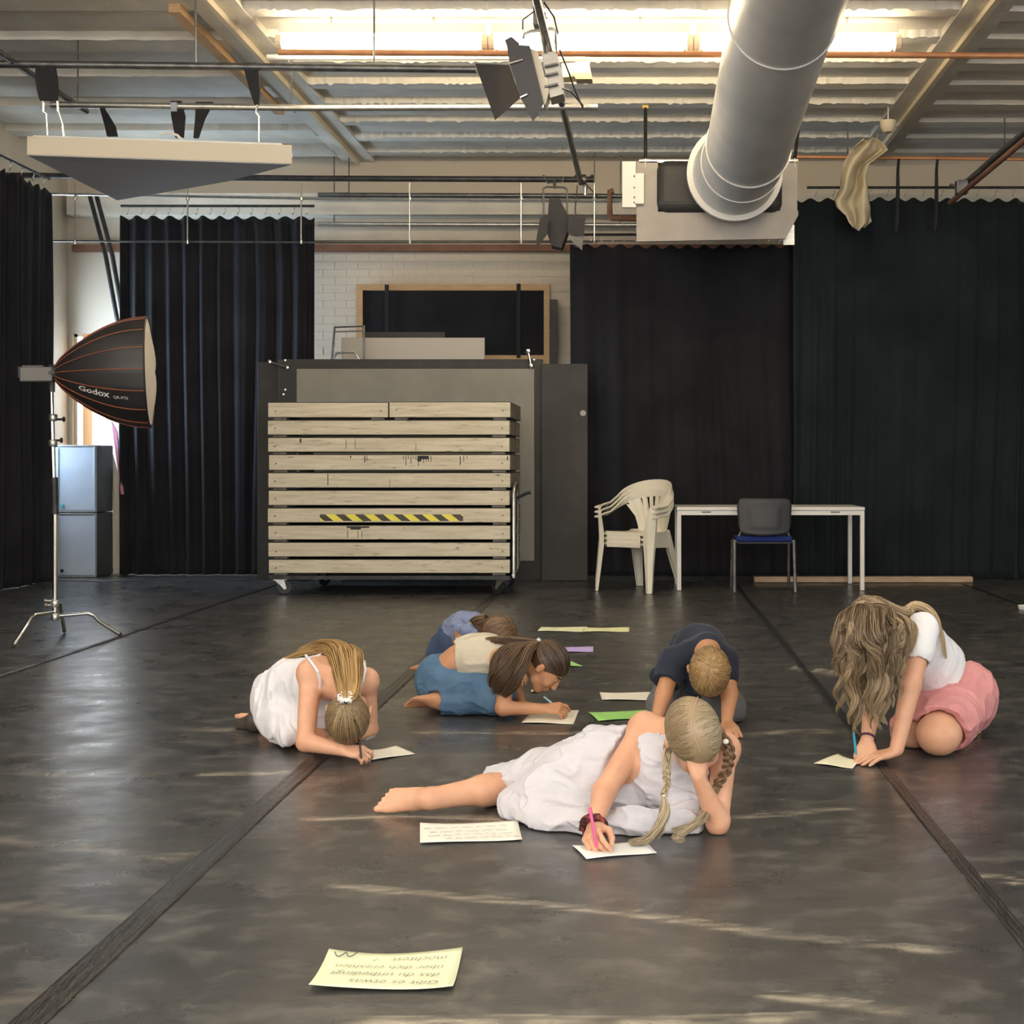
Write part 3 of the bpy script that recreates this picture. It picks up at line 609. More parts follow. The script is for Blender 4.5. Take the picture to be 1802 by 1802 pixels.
def lean(name, pts, th, m, lab, cat):
    P = [W(*p) for p in pts]; vs = [tuple(p) for p in P] + [(p.x, p.y + th, p.z) for p in P]
    return tag(MB().add(vs, [(0, 1, 2, 3), (7, 6, 5, 4), (0, 4, 5, 1), (1, 5, 6, 2), (2, 6, 7, 3), (3, 7, 4, 0)]).build(name, m), lab, cat)
def gz(px, Y): return (px, CY + CH * FPX / Y - 1, Y)
lean('leaning_board', [gz(200, 13.44), gz(214, 13.44), (212, 850, 13.46), (198, 800, 13.46)], .02, M['cream'], 'narrow pale board standing between storage cases and pleated curtain', 'board')
lean('leaning_pole', [(206, 760, 13.25), (213, 870, 13.22), (217, 870, 13.22), (196, 742, 13.25)], .02, mat('pink_board', (0.55, 0.22, 0.34), .5), 'slanted pinkish board edge behind the softbox, by the curtain', 'board')
MB_ = MB().tube([W(158, 345, 13.9), W(186, 450, 13.7), W(213, 600, 13.5), W(214, 1012, 13.46)], .022, 8)
tag(MB_.build('leaning_pole', M['black_metal'], smooth='auto'), 'black pole leaning in the niche, left one of the pair', 'pole')
tag(MB().tube([W(170, 345, 13.8), W(198, 450, 13.6), W(222, 590, 13.45), W(222, 1012, 13.42)], .022, 8).build('leaning_pole', M['black_metal'], smooth='auto'), 'black pole leaning in the niche, right one of the pair', 'pole')
tag(MB().tube([FL(-40, 1040), FL(60, 1026), FL(110, 1022), FL(180, 1024), FL(300, 1021), FL(440, 1023)], .012, 6).build('floor_cable', M['dark_plastic'], smooth='auto'), 'black cable lying along the back edge of the dance floor at the left', 'cable')

# ------------------------------------------------------------------ table, chairs, plank
YT = 11.62; MT = YT / FPX
x0, x1 = (1191 - CX) * MT, (1522 - CX) * MT
t = tag(empty('office_table', ((x0 + x1) / 2, YT, 0)), 'long white table with square legs in front of the black curtain', 'table'); w = x1 - x0; zt = .715
MB().bb(-w / 2, w / 2, 0, .72, zt - .028, zt).build('table_top', M['white_metal'], t, bevel=.004)
MB().bb(-w / 2 + .03, w / 2 - .03, .01, .03, zt - .068, zt - .03).bb(-w / 2 + .03, w / 2 - .03, .69, .71, zt - .068, zt - .03).bb(-w / 2 + .01, -w / 2 + .03, .03, .69, zt - .068, zt - .03).bb(w / 2 - .03, w / 2 - .01, .03, .69, zt - .068, zt - .03).build('apron', M['white_metal'], t)
for s in (-1, 1):
    for y in (.005, .68): MB().bb(s * (w / 2 - .02) - .018, s * (w / 2 - .02) + .018, y, y + .036, 0.004, zt - .03).build('leg', M['white_metal'], t, bevel=.003)
for px in (1243, 1470):
    MB().bb((px - 8 - CX) * MT - t.location.x, (px + 8 - CX) * MT - t.location.x, .006, .012, zt - .047, zt - .039).build('slot', M['dark_plastic'], t)

# black chair seen from behind
t = tag(empty('office_chair', (W(1345, 0, 11.5).x, 11.45, 0)), 'black plastic-back chair with blue seat pushed up to the white table', 'chair'); l = t.location
k = 11.5 / FPX
def back_pt(u, v):     # u -1..1, v 0..1
    zz = .50 + v * .295; ww = .235 * (1 - 0.06 * (1 - v)); 
    return (u * ww, .02 - .03 * (1 - v) + .035 * (u * u) - .0, zz)
US = np.linspace(-1, 1, 21); VS = np.linspace(0, 1, 15); pts = []
for u in US:
    for v in VS:
        uu, vv = u, v
        c = .18
        if abs(u) > 1 - c:
            e = (abs(u) - (1 - c)) / c; lim = c * 1.2 * (1 - math.sqrt(max(0, 1 - e * e))); vv = lim + v * (1 - 2 * lim)
        p = back_pt(uu, vv); g = 0.012 if (abs(u) < .55 and .15 < v < .85) else 0
        pts.append((p[0], p[1] - g * .5, p[2] - 0.02 * (1 - v) * (1 - u * u)))
b = npmesh('backrest', pts, grid_faces(21, 15), M['dark_plastic'], t); sm = b.modifiers.new('s', 'SOLIDIFY'); sm.thickness = .02; b.modifiers.new('b', 'BEVEL').width = .004
st = MB().bb(-.235, .235, .02, .45, .425, .475).build('seat', M['blue_seat'], t, bevel=.02, seg=4)
MB().bb(-.225, .225, .03, .44, .408, .426).build('seat_pan', M['dark_plastic'], t, bevel=.006)
for s in (-1, 1):
    MB().tube([(s * .255, -.02, .006), (s * .25, .06, .43)], .0135, 8).build('leg', M['dark_steel'], t, smooth='auto')
    MB().tube([(s * .25, .46, .006), (s * .245, .40, .43)], .0135, 8).build('leg', M['dark_steel'], t, smooth='auto')
    MB().tube([(s * .235, .06, .42), (s * .2, .065, .50), (s * .15, .065, .64)], .012, 8).build('back_support', M['dark_steel'], t, smooth='auto')
MB().tube([(-.25, .06, .43), (.25, .06, .43)], .012, 8).tube([(-.245, .40, .43), (.245, .40, .43)], .012, 8).tube([(-.25, .06, .43), (-.245, .40, .43)], .012, 8).tube([(.25, .06, .43), (.245, .40, .43)], .012, 8).build('seat_frame', M['dark_steel'], t, smooth='auto')

# monobloc chairs, three stacked.  local: x right, y back, z up
def strip(path, widths, nrm, th, mb):          # ribbon with given width directions
    pass
def monobloc(z, lab, n):
    t = tag(empty('plastic_armchair', (W(1127, 0, 11.5).x - .0, 11.70 + n * .012, z), math.radians(-34)), lab, 'chair', 'stacked white plastic armchairs')
    hw = .25
    # shell profile: backrest curved (plan arc) with slats, made of separate bars
    def bp(a, h):                               # a: angle across the back -1..1; h: 0 bottom .. 1 top
        r = .25 + .03 * h; th = a * 1.15
        return Vector((math.sin(th) * r * 1.04, .20 + .06 * h - (1 - math.cos(th)) * r * 1.15 + .02, .42 + .41 * h))
    # top rim flowing into the arms
    rim = []
    for i in range(-12, 13):
        a = i / 12; h = 1.0 - .30 * abs(a) ** 2.2; rim.append(bp(a * 1.12, h) + Vector((0, 0, -.0)))
    armL = [Vector((-.290, -.06, .655)), Vector((-.294, -.15, .645)), Vector((-.292, -.205, .638)), Vector((-.286, -.236, .622))]
    armR = [Vector((-p.x, p.y, p.z)) for p in armL]
    path = armL[::-1] + rim + armR
    n_ = len(path); vs = []; fs = []
    for i, p in enumerate(path):
        tg = (path[min(i + 1, n_ - 1)] - path[max(i - 1, 0)]).normalized(); u = i / (n_ - 1); mid = math.sin(math.pi * u)
        out = Vector((p.x, p.y + .05, 0)).normalized(); upv = Vector((0, 0, 1)); 
        wv = (upv * mid ** .7 + (-out) * (1 - mid ** .7)).normalized(); wv = (wv - tg * wv.dot(tg)).normalized(); nv = tg.cross(wv).normalized()
        wd = .030 + .004 * mid; tk = .007
        for (a, b) in ((-1, -1), (1, -1), (1, 1), (-1, 1)): vs.append(p + wv * wd * a + nv * tk * b)
    for i in range(n_ - 1):
        for k_ in range(4): fs.append((i * 4 + k_, i * 4 + (k_ + 1) % 4, i * 4 + 4 + (k_ + 1) % 4, i * 4 + 4 + k_))
    fs += [(3, 2, 1, 0), tuple((n_ - 1) * 4 + k_ for k_ in range(4))]
    MB().add(vs, fs).build('arm_rim', M['white_plastic'], t, bevel=.004, smooth='auto')
    for i in range(9):                          # back slats fanning up
        a = (i - 4) / 4; top = bp(a * .80, .97 - .22 * abs(a) ** 2.2); bot = bp(a * .40, .10); mid_ = bp(a * .56, .5)
        pts_ = [bot, bot.lerp(mid_, .5) + Vector((0, .004, 0)), mid_, mid_.lerp(top, .5), top]
        mb = MB(); vs = []; fs = []
        for j, p in enumerate(pts_):
            wx = .0135 + .003 * j / 4; d = Vector((math.cos(a * .6), -math.sin(a * .6) * 1, 0)); nn_ = Vector((math.sin(a * .6), math.cos(a * .6), 0))
            for (e, g) in ((-1, -1), (1, -1), (1, 1), (-1, 1)): vs.append(p + d * wx * e + nn_ * .005 * g)
        for j in range(4):
            for k_ in range(4): fs.append((j * 4 + k_, j * 4 + (k_ + 1) % 4, j * 4 + 4 + (k_ + 1) % 4, j * 4 + 4 + k_))
        mb.add(vs, fs).build('back_slat', M['white_plastic'], t, smooth='auto')
    # lower back band and seat
    g = []; NU, NV = 17, 16
    for i in range(NU):
        u = i / (NU - 1) * 2 - 1
        for j in range(NV):
            v = j / (NV - 1)
            if v < .72:
                f = v / .72; y = -.24 + f * .42; ww = .235 - .055 * f; zz = .425 - .025 * math.sin(f * math.pi * .9) + .012 * u * u - (.035 * (1 - f / .12) ** 2 if f < .12 else 0)
                g.append((u * ww, y - .01 * u * u * (1 if f > .5 else -1), zz))
            else:
                f = (v - .72) / .28; p = bp(u * (.42 + .10 * f), f * .22 - .02); b_ = Vector((u * .18, .185, .405)); g.append(tuple(b_.lerp(p, min(1, f * 1.6))))
    s_ = npmesh('seat', g, grid_faces(NU, NV), M['white_plastic'], t); mo = s_.modifiers.new('s', 'SOLIDIFY'); mo.thickness = .006
    def leg(p0, p1, w0, w1, d0, d1, nm='leg'):
        mb = MB(); vs = []; fs = []
        for j in range(7):
            f = j / 6; p = Vector(p0).lerp(Vector(p1), f); ww = w0 + (w1 - w0) * f ** .8; dd = d0 + (d1 - d0) * f
            c = Vector((p.x, p.y, 0)).normalized(); tt = Vector((-c.y, c.x, 0)); th = .004
            prof = [(-ww, -dd), (-ww * .55, 0), (ww * .55, 0), (ww, -dd), (ww - th, -dd), (ww * .5, -th), (-ww * .5, -th), (-ww + th, -dd)]
            for a_, b_ in prof: vs.append(p + tt * a_ + c * b_)
        for j in range(6):
            for k_ in range(8): fs.append((j * 8 + k_, j * 8 + (k_ + 1) % 8, j * 8 + 8 + (k_ + 1) % 8, j * 8 + 8 + k_))
        fs += [tuple(range(7, -1, -1)), tuple(48 + k_ for k_ in range(8))]
        mb.add(vs, fs).build(nm, M['white_plastic'], t)
    for s in (-1, 1):
        leg((s * .286, -.222, .632), (s * .262, -.238, .40), .034, .056, .016, .035, 'arm_post'); leg((s * .262, -.238, .402), (s * .278, -.275, .0), .056, .028, .035, .02)
        leg((s * .175, .18, .43), (s * .215, .31, .0), .055, .030, .04, .02)
    MB().bb(-.17, .17, -.262, -.252, .375, .42).build('front_apron', M['white_plastic'], t, bevel=.004)
    for s in (-1, 1):
        p0, p1 = Vector((s * .235, -.19, .40)), Vector((s * .195, .15, .39)); d_ = (p1 - p0).normalized()
        MB().add([p0 + Vector((0, 0, .025)), p0 - Vector((0, 0, .025)), p1 - Vector((0, 0, .03)), p1 + Vector((0, 0, .02))] + [q_ + Vector((-s * .006, 0, 0)) for q_ in (p0 + Vector((0, 0, .025)), p0 - Vector((0, 0, .025)), p1 - Vector((0, 0, .03)), p1 + Vector((0, 0, .02)))], [(0, 1, 2, 3), (7, 6, 5, 4), (0, 4, 5, 1), (1, 5, 6, 2), (2, 6, 7, 3), (3, 7, 4, 0)]).build('side_apron', M['white_plastic'], t)
    return t
for i, nm in enumerate(('bottom', 'middle', 'top')):
    monobloc(.004 + i * .040, '%s one of the three stacked white plastic armchairs left of the table' % nm, i)

# plank on the floor, small cup
P0 = FL(1330, 1028); P1 = FL(1716, 1027)
tag(MB().bb(P0.x, P1.x, 12.42, 12.52, .004, .055).build('wooden_plank', M['beige_wood'], bevel=.004), 'long raw wooden batten lying on the floor under the right curtain', 'plank')
c = FL(1800, 1072)
tag(MB().lathe([(.03, 0), (.038, .03), (.036, .03), (.028, .003)], c, 'Z', 16).build('white_cup', M['white_metal'], smooth='auto'), 'small white cup on the floor at the right edge of the picture', 'cup')

# ------------------------------------------------------------------ softbox on C-stand
YS = 8.30
B = FL(97, 1085); B = Vector((W(97, 0, YS).x, YS, 0))
t = tag(empty('light_stand', B), 'silver light stand with three bent legs carrying the softbox', 'light stand'); l = B
def zz(py): return CH - (py - CY) * YS / FPX
MB().tube([(0, 0, zz(1090)), (0, 0, zz(905))], .0165, 12).build('column', M['chrome'], t, smooth='auto')
MB().tube([(0, 0, zz(905)), (-.004, 0, zz(840))], .02, 12).build('black_sleeve', M['black_metal'], t, smooth='auto')
MB().tube([(-.008, 0, zz(842)), (-.018, 0, zz(740))], .0135, 12).tube([(-.018, 0, zz(742)), (-.022, 0, zz(668))], .011, 12).build('riser', M['chrome'], t, smooth='auto')
for py in (780, 735, 1062, 1086):
    MB().lathe([(.020, -.022), (.025, -.016), (.025, .016), (.020, .022)], (-.012 if py < 900 else 0, 0, zz(py)), 'Z', 14).build('collar', M['steel'], t, smooth='auto')
for py, dx, mm in ((738, .05, 'black_metal'), (775, .035, 'black_metal'), (1057, -.06, 'chrome'), (1065, -.055, 'chrome')):
    MB().tube([(-.01, 0, zz(py)), (dx, -.012, zz(py))], .007, 8).lathe([(.005, 0), (.016, .004), (.016, .012), (.005, .016)], (dx, -.012, zz(py)), 'X', 8).build('knob', M[mm], t, smooth='auto')
def cleg(end, z0, par):
    e = Vector(end) - l; d = Vector((e.x, e.y, 0)); n = d.normalized()
    pts_ = [Vector((0, 0, z0)), n * .05 + Vector((0, 0, z0)), d * .48 + Vector((0, 0, z0 + .004)), d * .58 + Vector((0, 0, z0 - .012)), d * .66 + Vector((0, 0, z0 - .05)), d + Vector((0, 0, .011))]
    g = MB().tube(pts_, .0115, 10).build('leg', M['chrome'], par, smooth='auto')
    MB().tube([d - n * .012 + Vector((0, 0, .022)), d + Vector((0, 0, .011))], .0125, 8).build('foot_cap', M['dark_plastic'], g)
cleg(FL(22, 1139, .01), zz(1078), t); cleg(FL(213, 1118, .01), zz(1084), t); cleg((B.x - .12, B.y + .42, 0), zz(1072), t)
# softbox: axis along +x slightly toward camera
t = tag(empty('softbox', W(262, 655, YS)), 'black deep parabolic softbox with orange rods and white lettering, left side', 'softbox')
ax = Vector((1, .27, .03)).normalized(); upv = (Vector((0, 0, 1)) - ax * ax.z).normalized(); sv = ax.cross(upv)
Ls = .53; R0 = .045; R1 = .335; NS = 16
def prof(f): return R0 + (R1 - R0) * (math.sin(min(1, f * 1.0) * math.pi / 2) ** .80)
def sp(f, th, out=0.0):
    r = prof(f); seg = 2 * math.pi / NS; a = (th % seg) - seg / 2; scal = math.cos(seg / 2) / math.cos(a)      # flat panels between rods
    scal = 1 - (1 - scal) * f; return ax * (-Ls * (1 - f)) + (upv * math.cos(th) + sv * math.sin(th)) * (r * scal + out)
vs = []; NF = 24; NT = NS * 4
for i in range(NF + 1):
    for j in range(NT): vs.append(sp(i / NF, 2 * math.pi * j / NT))
fs = [(i * NT + j, i * NT + (j + 1) % NT, (i + 1) * NT + (j + 1) % NT, (i + 1) * NT + j) for i in range(NF) for j in range(NT)]
M['softblack'] = mat('black_nylon', (0.016, 0.015, 0.016), 0.45, c2=(0.03, 0.027, 0.027), ns=3)
M['orange_pipe'] = mat('orange_piping', (0.26, 0.075, 0.035), .6)
sh = MB().add(vs, fs).build('shell', M['softblack'], t, smooth=True)
for j in range(NS):
    th = 2 * math.pi * j / NS; MB().tube([sp(i / 16, th, .002) for i in range(17)], .0032, 5).build('rod_seam', M['orange_pipe'], t, smooth='auto')
rim_ = [sp(1.0, 2 * math.pi * j / NT, .001) for j in range(NT)]
MB().tube(rim_, .006, 6, close=True).build('rim', M['softblack'], t, smooth='auto')
vs = []
for i in range(9):
    f = i / 8
    for j in range(NT):
        th = 2 * math.pi * j / NT; e = sp(1.0, th, -.004); vs.append(e * f + ax * (.035 * (1 - f * f) + .006 * math.sin(th * 5) * f * (1 - f) * 3))
fs = [(i * NT + j, (i + 1) * NT + j, (i + 1) * NT + (j + 1) % NT, i * NT + (j + 1) % NT) for i in range(8) for j in range(NT)]
MB().add(vs, fs).build('diffuser', mat('white_diffuser_cloth', (0.75, 0.68, 0.58), .9), t, smooth=True)
# lettering wrapped on the lower camera-facing panel
def text_mesh(s, size, shear=0.0, bold=0.0):
    c = bpy.data.curves.new('txt', 'FONT'); c.body = s; c.size = size; c.shear = shear; c.align_x = 'LEFT'; c.offset = bold; c.resolution_u = 3
    o = bpy.data.objects.new('txt', c); COL.objects.link(o); dg = bpy.context.evaluated_depsgraph_get(); me = bpy.data.meshes.new_from_object(o.evaluated_get(dg))
    bpy.data.objects.remove(o); return me
def wrap_text(s, size, f0, th0, name, bold=0.0):
    me = text_mesh(s, size, bold=bold)
    for v in me.vertices:
        f = f0 + v.co.x / Ls; p = sp(min(f, .995), th0, 0); r = p - ax * p.dot(ax); th = th0 + v.co.y / max(r.length, .05)
        q_ = sp(min(f, .995), th, .003); v.co = q_
    o = bpy.data.objects.new(name, me); COL.objects.link(o); me.materials.append(M['white_metal']); o.parent = t
    return o
# camera side is -Y: direction sv or -sv
camth = math.pi / 2 if sv.y < 0 else -math.pi / 2
sg = 1 if camth > 0 else -1
base_th = camth + sg * math.radians(33.5)
def wt(s, size, f0, th0, name, bold=0):
    me = text_mesh(s, size, bold=bold)
    for v in me.vertices:
        f = f0 + v.co.x / Ls; th = th0 - sg * v.co.y / .30; v.co = sp(min(f, .995), th, .0035)
    o = bpy.data.objects.new(name, me); COL.objects.link(o); me.materials.append(M['white_metal']); o.parent = t
wt('Godox', .062, .28, base_th, 'lettering', .0012); wt('QR-P70', .026, .655, base_th, 'lettering_small')
# lamp head
t2 = tag(empty('monolight_head', W(85, 652, YS)), 'grey studio lamp head at the back of the softbox', 'studio lamp'); b_ = t.location - t2.location - ax * Ls
def bxa(x0, x1, r, z0, z1, nm, m, par=t2):
    Mx = Matrix((ax, -sv if sv.y < 0 else sv, upv)).transposed()
    return MB().box(b_ + ax * ((x0 + x1) / 2) + upv * (z0 + z1) / 2, (x1 - x0, 2 * r, z1 - z0), Mx).build(nm, m, par, bevel=.006)
M['grey_plastic'] = mat('grey_plastic', (0.13, 0.125, 0.115), .5)
bxa(-.19, -.01, .05, -.05, .035, 'lamp_body', M['grey_plastic']); bxa(-.20, -.185, .055, -.03, .04, 'rear_plate', M['dark_plastic']); bxa(-.18, -.06, .03, .036, .046, 'top_grip', M['grey_plastic'])
MB().tube([b_ - ax * .03, b_ + ax * .03], .052, 16).build('mount_ring', M['black_metal'], t2, smooth='auto')
MB().tube([Vector((W(92, 0, YS).x, YS, zz(668))) - t2.location, Vector((W(92, 0, YS).x, YS, zz(690))) - t2.location], .016, 10).build('yoke', M['grey_plastic'], t2, smooth='auto')

# ------------------------------------------------------------------ ceiling things
# hanging white panel
t = tag(empty('suspended_board', W(280, 262, 9.17)), 'white edged grey panel hanging from two rigging pipes at upper left', 'ceiling panel'); l = t.location
FLp, FRp, BRp, BLp = W(47, 272, 9.17), W(514, 288, 9.17), W(400, 319, 10.0), W(207, 352, 10.62)
top = Vector((0, 0, .125))
vs = [p - l for p in (FLp, FRp, BRp, BLp)]
MB().add(vs + [v + top for v in vs], [(0, 3, 2, 1), (4, 5, 6, 7), (0, 1, 5, 4), (1, 2, 6, 5), (2, 3, 7, 6), (3, 0, 4, 7)]).build('panel_body', M['cream'], t, bevel=.004)
ins = [Vector((v.x * 1 , v.y + .006 * (1 if i < 2 else -1), v.z - .004)) for i, v in enumerate(vs)]
MB().add(ins + [v + Vector((0, 0, .004)) for v in ins], [(0, 3, 2, 1), (0, 1, 5, 4), (1, 2, 6, 5), (2, 3, 7, 6), (3, 0, 4, 7)]).build('grey_underside', M['grey_fabric'], t)
a, b = W(58, 238, 9.2) - l, W(495, 252, 9.2) - l
MB().add([a, b, b + Vector((0, .3, 0)), a + Vector((0, .3, 0))] + [p + Vector((0, 0, -.03)) for p in (a, b, b + Vector((0, .3, 0)), a + Vector((0, .3, 0)))], [(0, 1, 2, 3), (7, 6, 5, 4), (0, 4, 5, 1), (1, 5, 6, 2), (2, 6, 7, 3), (3, 7, 4, 0)]).build('top_lip', M['white_metal'], t)
MB().tube([W(276, 244, 9.5) - l, W(282, 236, 9.5) - l, W(298, 233, 9.5) - l, W(312, 238, 9.5) - l, W(320, 246, 9.5) - l], .009, 8).build('lift_handle', M['white_metal'], t, smooth='auto')
def strap(pts, ws, Y, lab):
    vs = []; n_ = len(pts)
    for (px, py), w_ in zip(pts, ws):
        for dy in (-.012, .012): vs += [W(px - w_, py, Y) + Vector((0, dy, 0)), W(px + w_, py, Y) + Vector((0, dy, 0))]
    fs = []
    for i in range(n_ - 1):
        a_ = i * 4; fs += [(a_, a_ + 4, a_ + 5, a_ + 1), (a_ + 2, a_ + 3, a_ + 7, a_ + 6), (a_, a_ + 2, a_ + 6, a_ + 4), (a_ + 1, a_ + 5, a_ + 7, a_ + 3)]
    fs += [(0, 1, 3, 2), ((n_ - 1) * 4, (n_ - 1) * 4 + 2, (n_ - 1) * 4 + 3, (n_ - 1) * 4 + 1)]
    o = MB().add(vs, fs).build('hanging_strap', M['strap']); return tag(o, lab, 'strap')
s1 = strap([(80, 108), (82, 140), (84, 160), (86, 177)], [16, 19, 18, 15], 9.17, 'wide black strap looped on the front pipe at the panel left end')
s2 = strap([(440, 111), (444, 130), (449, 160), (452, 184)], [12, 12, 9, 4], 9.17, 'black strap tapering down from the front pipe at the panel right end')
s3 = strap([(310, 178), (314, 205), (316, 242)], [9, 12, 7], 10.17, 'black strap on the silver pipe, with a pale clip, left of two')
s4 = strap([(360, 180), (352, 210), (345, 243)], [15, 8, 4], 10.17, 'black strap on the silver pipe, right of two')
s5 = strap([(178, 186), (194, 222), (198, 240)], [3, 9, 9], 10.17, 'black slanted strap behind the left half of the white panel')
MB().tube([W(76, 178, 9.17), W(76, 196, 9.17), W(82, 200, 9.17), W(84, 238, 9.2)], .007, 6).tube([W(101, 178, 9.17), W(102, 196, 9.17), W(110, 222, 9.2), W(112, 240, 9.2)], .007, 6).build('wire_clip', M['chrome'], s1)
MB().tube([W(453, 184, 9.17), W(450, 198, 9.17), W(456, 206, 9.17), W(456, 250, 9.2)], .007, 6).build('wire_clip', M['chrome'], s2)
MB().bb(W(302, 0, 10.15).x, W(312, 0, 10.15).x, 10.13, 10.15, W(0, 197, 10.15).z, W(0, 181, 10.15).z).build('clip', M['mottled'], s3)

# duct and heater
t = tag(empty('ventilation_duct', V(.86, 9, 3.6)), 'large silver ventilation duct running under the ceiling toward the heater housing', 'duct'); l = t.location
dp = [V(.90, 1.0, 3.83), V(.885, 7.6, 3.83), V(.875, 8.25, 3.785), V(.865, 9.5, 3.66), V(.857, 10.6, 3.55)]
MB().tube([p - l for p in dp[:3]], .33, 48).build('duct_section', M['duct'], t, smooth='auto')
MB().tube([p - l for p in dp[2:]], .326, 48).build('duct_section', M['duct'], t, smooth='auto')
MB().tube([dp[4] - l, V(.842, 11.05, 3.53) - l], [.326, .33], 48).build('elbow_section', M['duct'], t, smooth='auto')
MB().tube([V(.842, 11.03, 3.53) - l, V(.815, 11.5, 3.535) - l], [.33, .36], 48).build('elbow_section', M['duct'], t, smooth='auto')
for p, q_ in ((dp[2], V(0, .03, -.003)), (dp[4], V(-.001, .03, -.003)), (V(.842, 11.04, 3.53), V(0, .03, 0))):
    MB().tube([p - l - q_ * .5, p - l + q_ * .5], .338, 48).build('joint_ring', M['duct'], t, smooth='auto')
MB().tube([V(.815, 11.48, 3.535) - l, V(.813, 11.53, 3.535) - l], .405, 48).build('flange_ring', M['white_metal'], t, smooth='auto')
Yh = 11.75
t = tag(empty('air_heater', W(1262, 400, Yh)), 'beige metal air heater housing with black rounded centre behind the duct end', 'heater'); l = t.location
def hb_(x0, x1, y0, y1, Ya, Yb_):
    A = W(x0, y0, Yh); Bq = W(x1, y1, Yh); return (A.x - l.x, Bq.x - l.x, Ya - l.y, Yb_ - l.y, Bq.z - l.z, A.z - l.z)
M['beige_metal'] = mat('beige_grey_metal', (0.36, 0.33, 0.30), .5, c2=(0.31, 0.285, 0.26), ns=5)
MB().bb(*hb_(1120, 1158, 284, 375, Yh, Yh + .9)).build('side_plate', M['beige_metal'], t)
MB().bb(*hb_(1373, 1403, 284, 375, Yh, Yh + .9)).build('side_plate', M['beige_metal'], t)
A = [W(1120, 374, Yh) - l, W(1404, 372, Yh) - l, W(1404, 380, Yh) - l, W(1382, 421, Yh) - l, W(1120, 426, Yh) - l]
A = [v - Vector((0, .03, 0)) for v in A]
MB().add([v for v in A] + [v + Vector((0, .04, 0)) for v in A], [(4, 3, 2, 1, 0), (5, 6, 7, 8, 9)] + [(i, (i + 1) % 5, (i + 1) % 5 + 5, i + 5) for i in range(5)]).build('lower_panel', M['beige_metal'], t)
MB().bb(*hb_(1385, 1405, 385, 421, Yh + .3, Yh + .35)).build('side_bracket', M['steel'], t)
MB().bb(*hb_(1156, 1376, 284, 376, Yh - .10, Yh + .6)).build('black_housing', mat('black_rubber', (0.03, 0.03, 0.032), .6), t, bevel=.09, seg=5)
MB().bb(*hb_(1125, 1400, 281, 286, Yh, Yh + .9)).build('top_plate', M['steel'], t)
for px in (1136, 1398):
    A = W(px, 284, Yh + .02) - l; T_ = Vector((A.x + (.0 if px < 1200 else .09), A.y + .3, ZC - .05 - l.z))
    MB().tube([A, T_], .016, 8).build('hanger_rod', M['black_metal'], t, smooth='auto'); MB().box(T_ - Vector((0, 0, .01)), (.05, .05, .03)).build('yellow_clamp', mat('yellow_clamp', (0.75, 0.5, 0.12), .5), t)
    MB().box(A + Vector((0, -.03, .0)), (.055, .02, .02)).tube([A + Vector((0, -.03, .02)), A + Vector((0, -.03, -.06))], .005, 6).build('hanger_bracket', M['white_metal'], t)
t = MB().bb(*[v + l_ for v, l_ in zip(hb_(1095, 1119, 285, 366, Yh - .03, Yh + .02), (l.x, l.x, l.y, l.y, l.z, l.z))]).build('mounting_plate', M['white_metal'], bevel=.003)
t2_ = tag(t, 'white perforated mounting plate at the left side of the air heater', 'bracket')
MB().bb(*[v + l_ for v, l_ in zip(hb_(1118, 1133, 307, 360, Yh - .05, Yh - .005), (l.x, l.x, l.y, l.y, l.z, l.z))]).build('cover_strip', M['white_metal'], t)
q_ = MB()
for i, py in enumerate((311, 331, 348, 357)): q_.bb(W(1115, 0, Yh).x, W(1117, 0, Yh).x, Yh - .033, Yh - .029, W(0, py + 2, Yh).z, W(0, py - 1, Yh).z)
q_.build('slots', M['dark_plastic'], t)

# spotlight with barn doors (near), Y ~ 8.6
Yq = 8.7
t = tag(empty('barn_door_spotlight', W(960, 120, Yq)), 'theatre spotlight with open black barn doors clamped to the ceiling pole', 'spotlight'); l = t.location
def pl(pts, Y, th, nm, m, par=None, tilt=0.0):
    par = par or t
    P = [W(px, py, Y + (tilt * (px - pts[0][0]))) - l for px, py in pts]; n_ = len(P); d_ = Vector((0, th, 0))
    return MB().add(P + [p + d_ for p in P], [tuple(range(n_))[::-1], tuple(range(n_, 2 * n_))] + [(i, (i + 1) % n_, (i + 1) % n_ + n_, i + n_) for i in range(n_)]).build(nm, m, par)
M['barn_dark'] = mat('matt_black_barn_door', (0.012, 0.012, 0.013), .6)
M['barn'] = mat('black_barn_door', (0.05, 0.045, 0.05), .5)
pl([(836, 112), (896, 114), (916, 172), (871, 211)], Yq - .12, .006, 'barn_door', M['barn'], tilt=.004)
pl([(891, 78), (932, 80), (957, 182), (938, 214), (916, 172), (897, 112)], Yq - .02, .006, 'barn_door', M['barn'])
pl([(888, 70), (900, 64), (914, 76), (912, 84), (893, 86)], Yq - .01, .006, 'barn_door', M['barn'])
pl([(931, 84), (946, 90), (966, 160), (960, 184), (956, 184)], Yq, .16, 'lens_frame', M['cream'])
pl([(952, 90), (980, 92), (990, 130), (992, 165), (968, 172), (962, 140)], Yq + .03, .18, 'lamp_housing', mat('aluminium_housing', (0.50, 0.47, 0.42), .45, .4), t)
for (a_, b2) in (((896, 112), (920, 105)), ((915, 172), (928, 166))): MB().tube([W(*a_, Yq - .03) - l, W(*b2, Yq - .03) - l], .008, 6).build('hinge', M['chrome'], t)
for py in (112, 128, 148): MB().tube([W(958, py + 5, Yq + .0) - l, W(982, py, Yq + .0) - l], .009, 6).build('cooling_fin', M['dark_steel'], t)
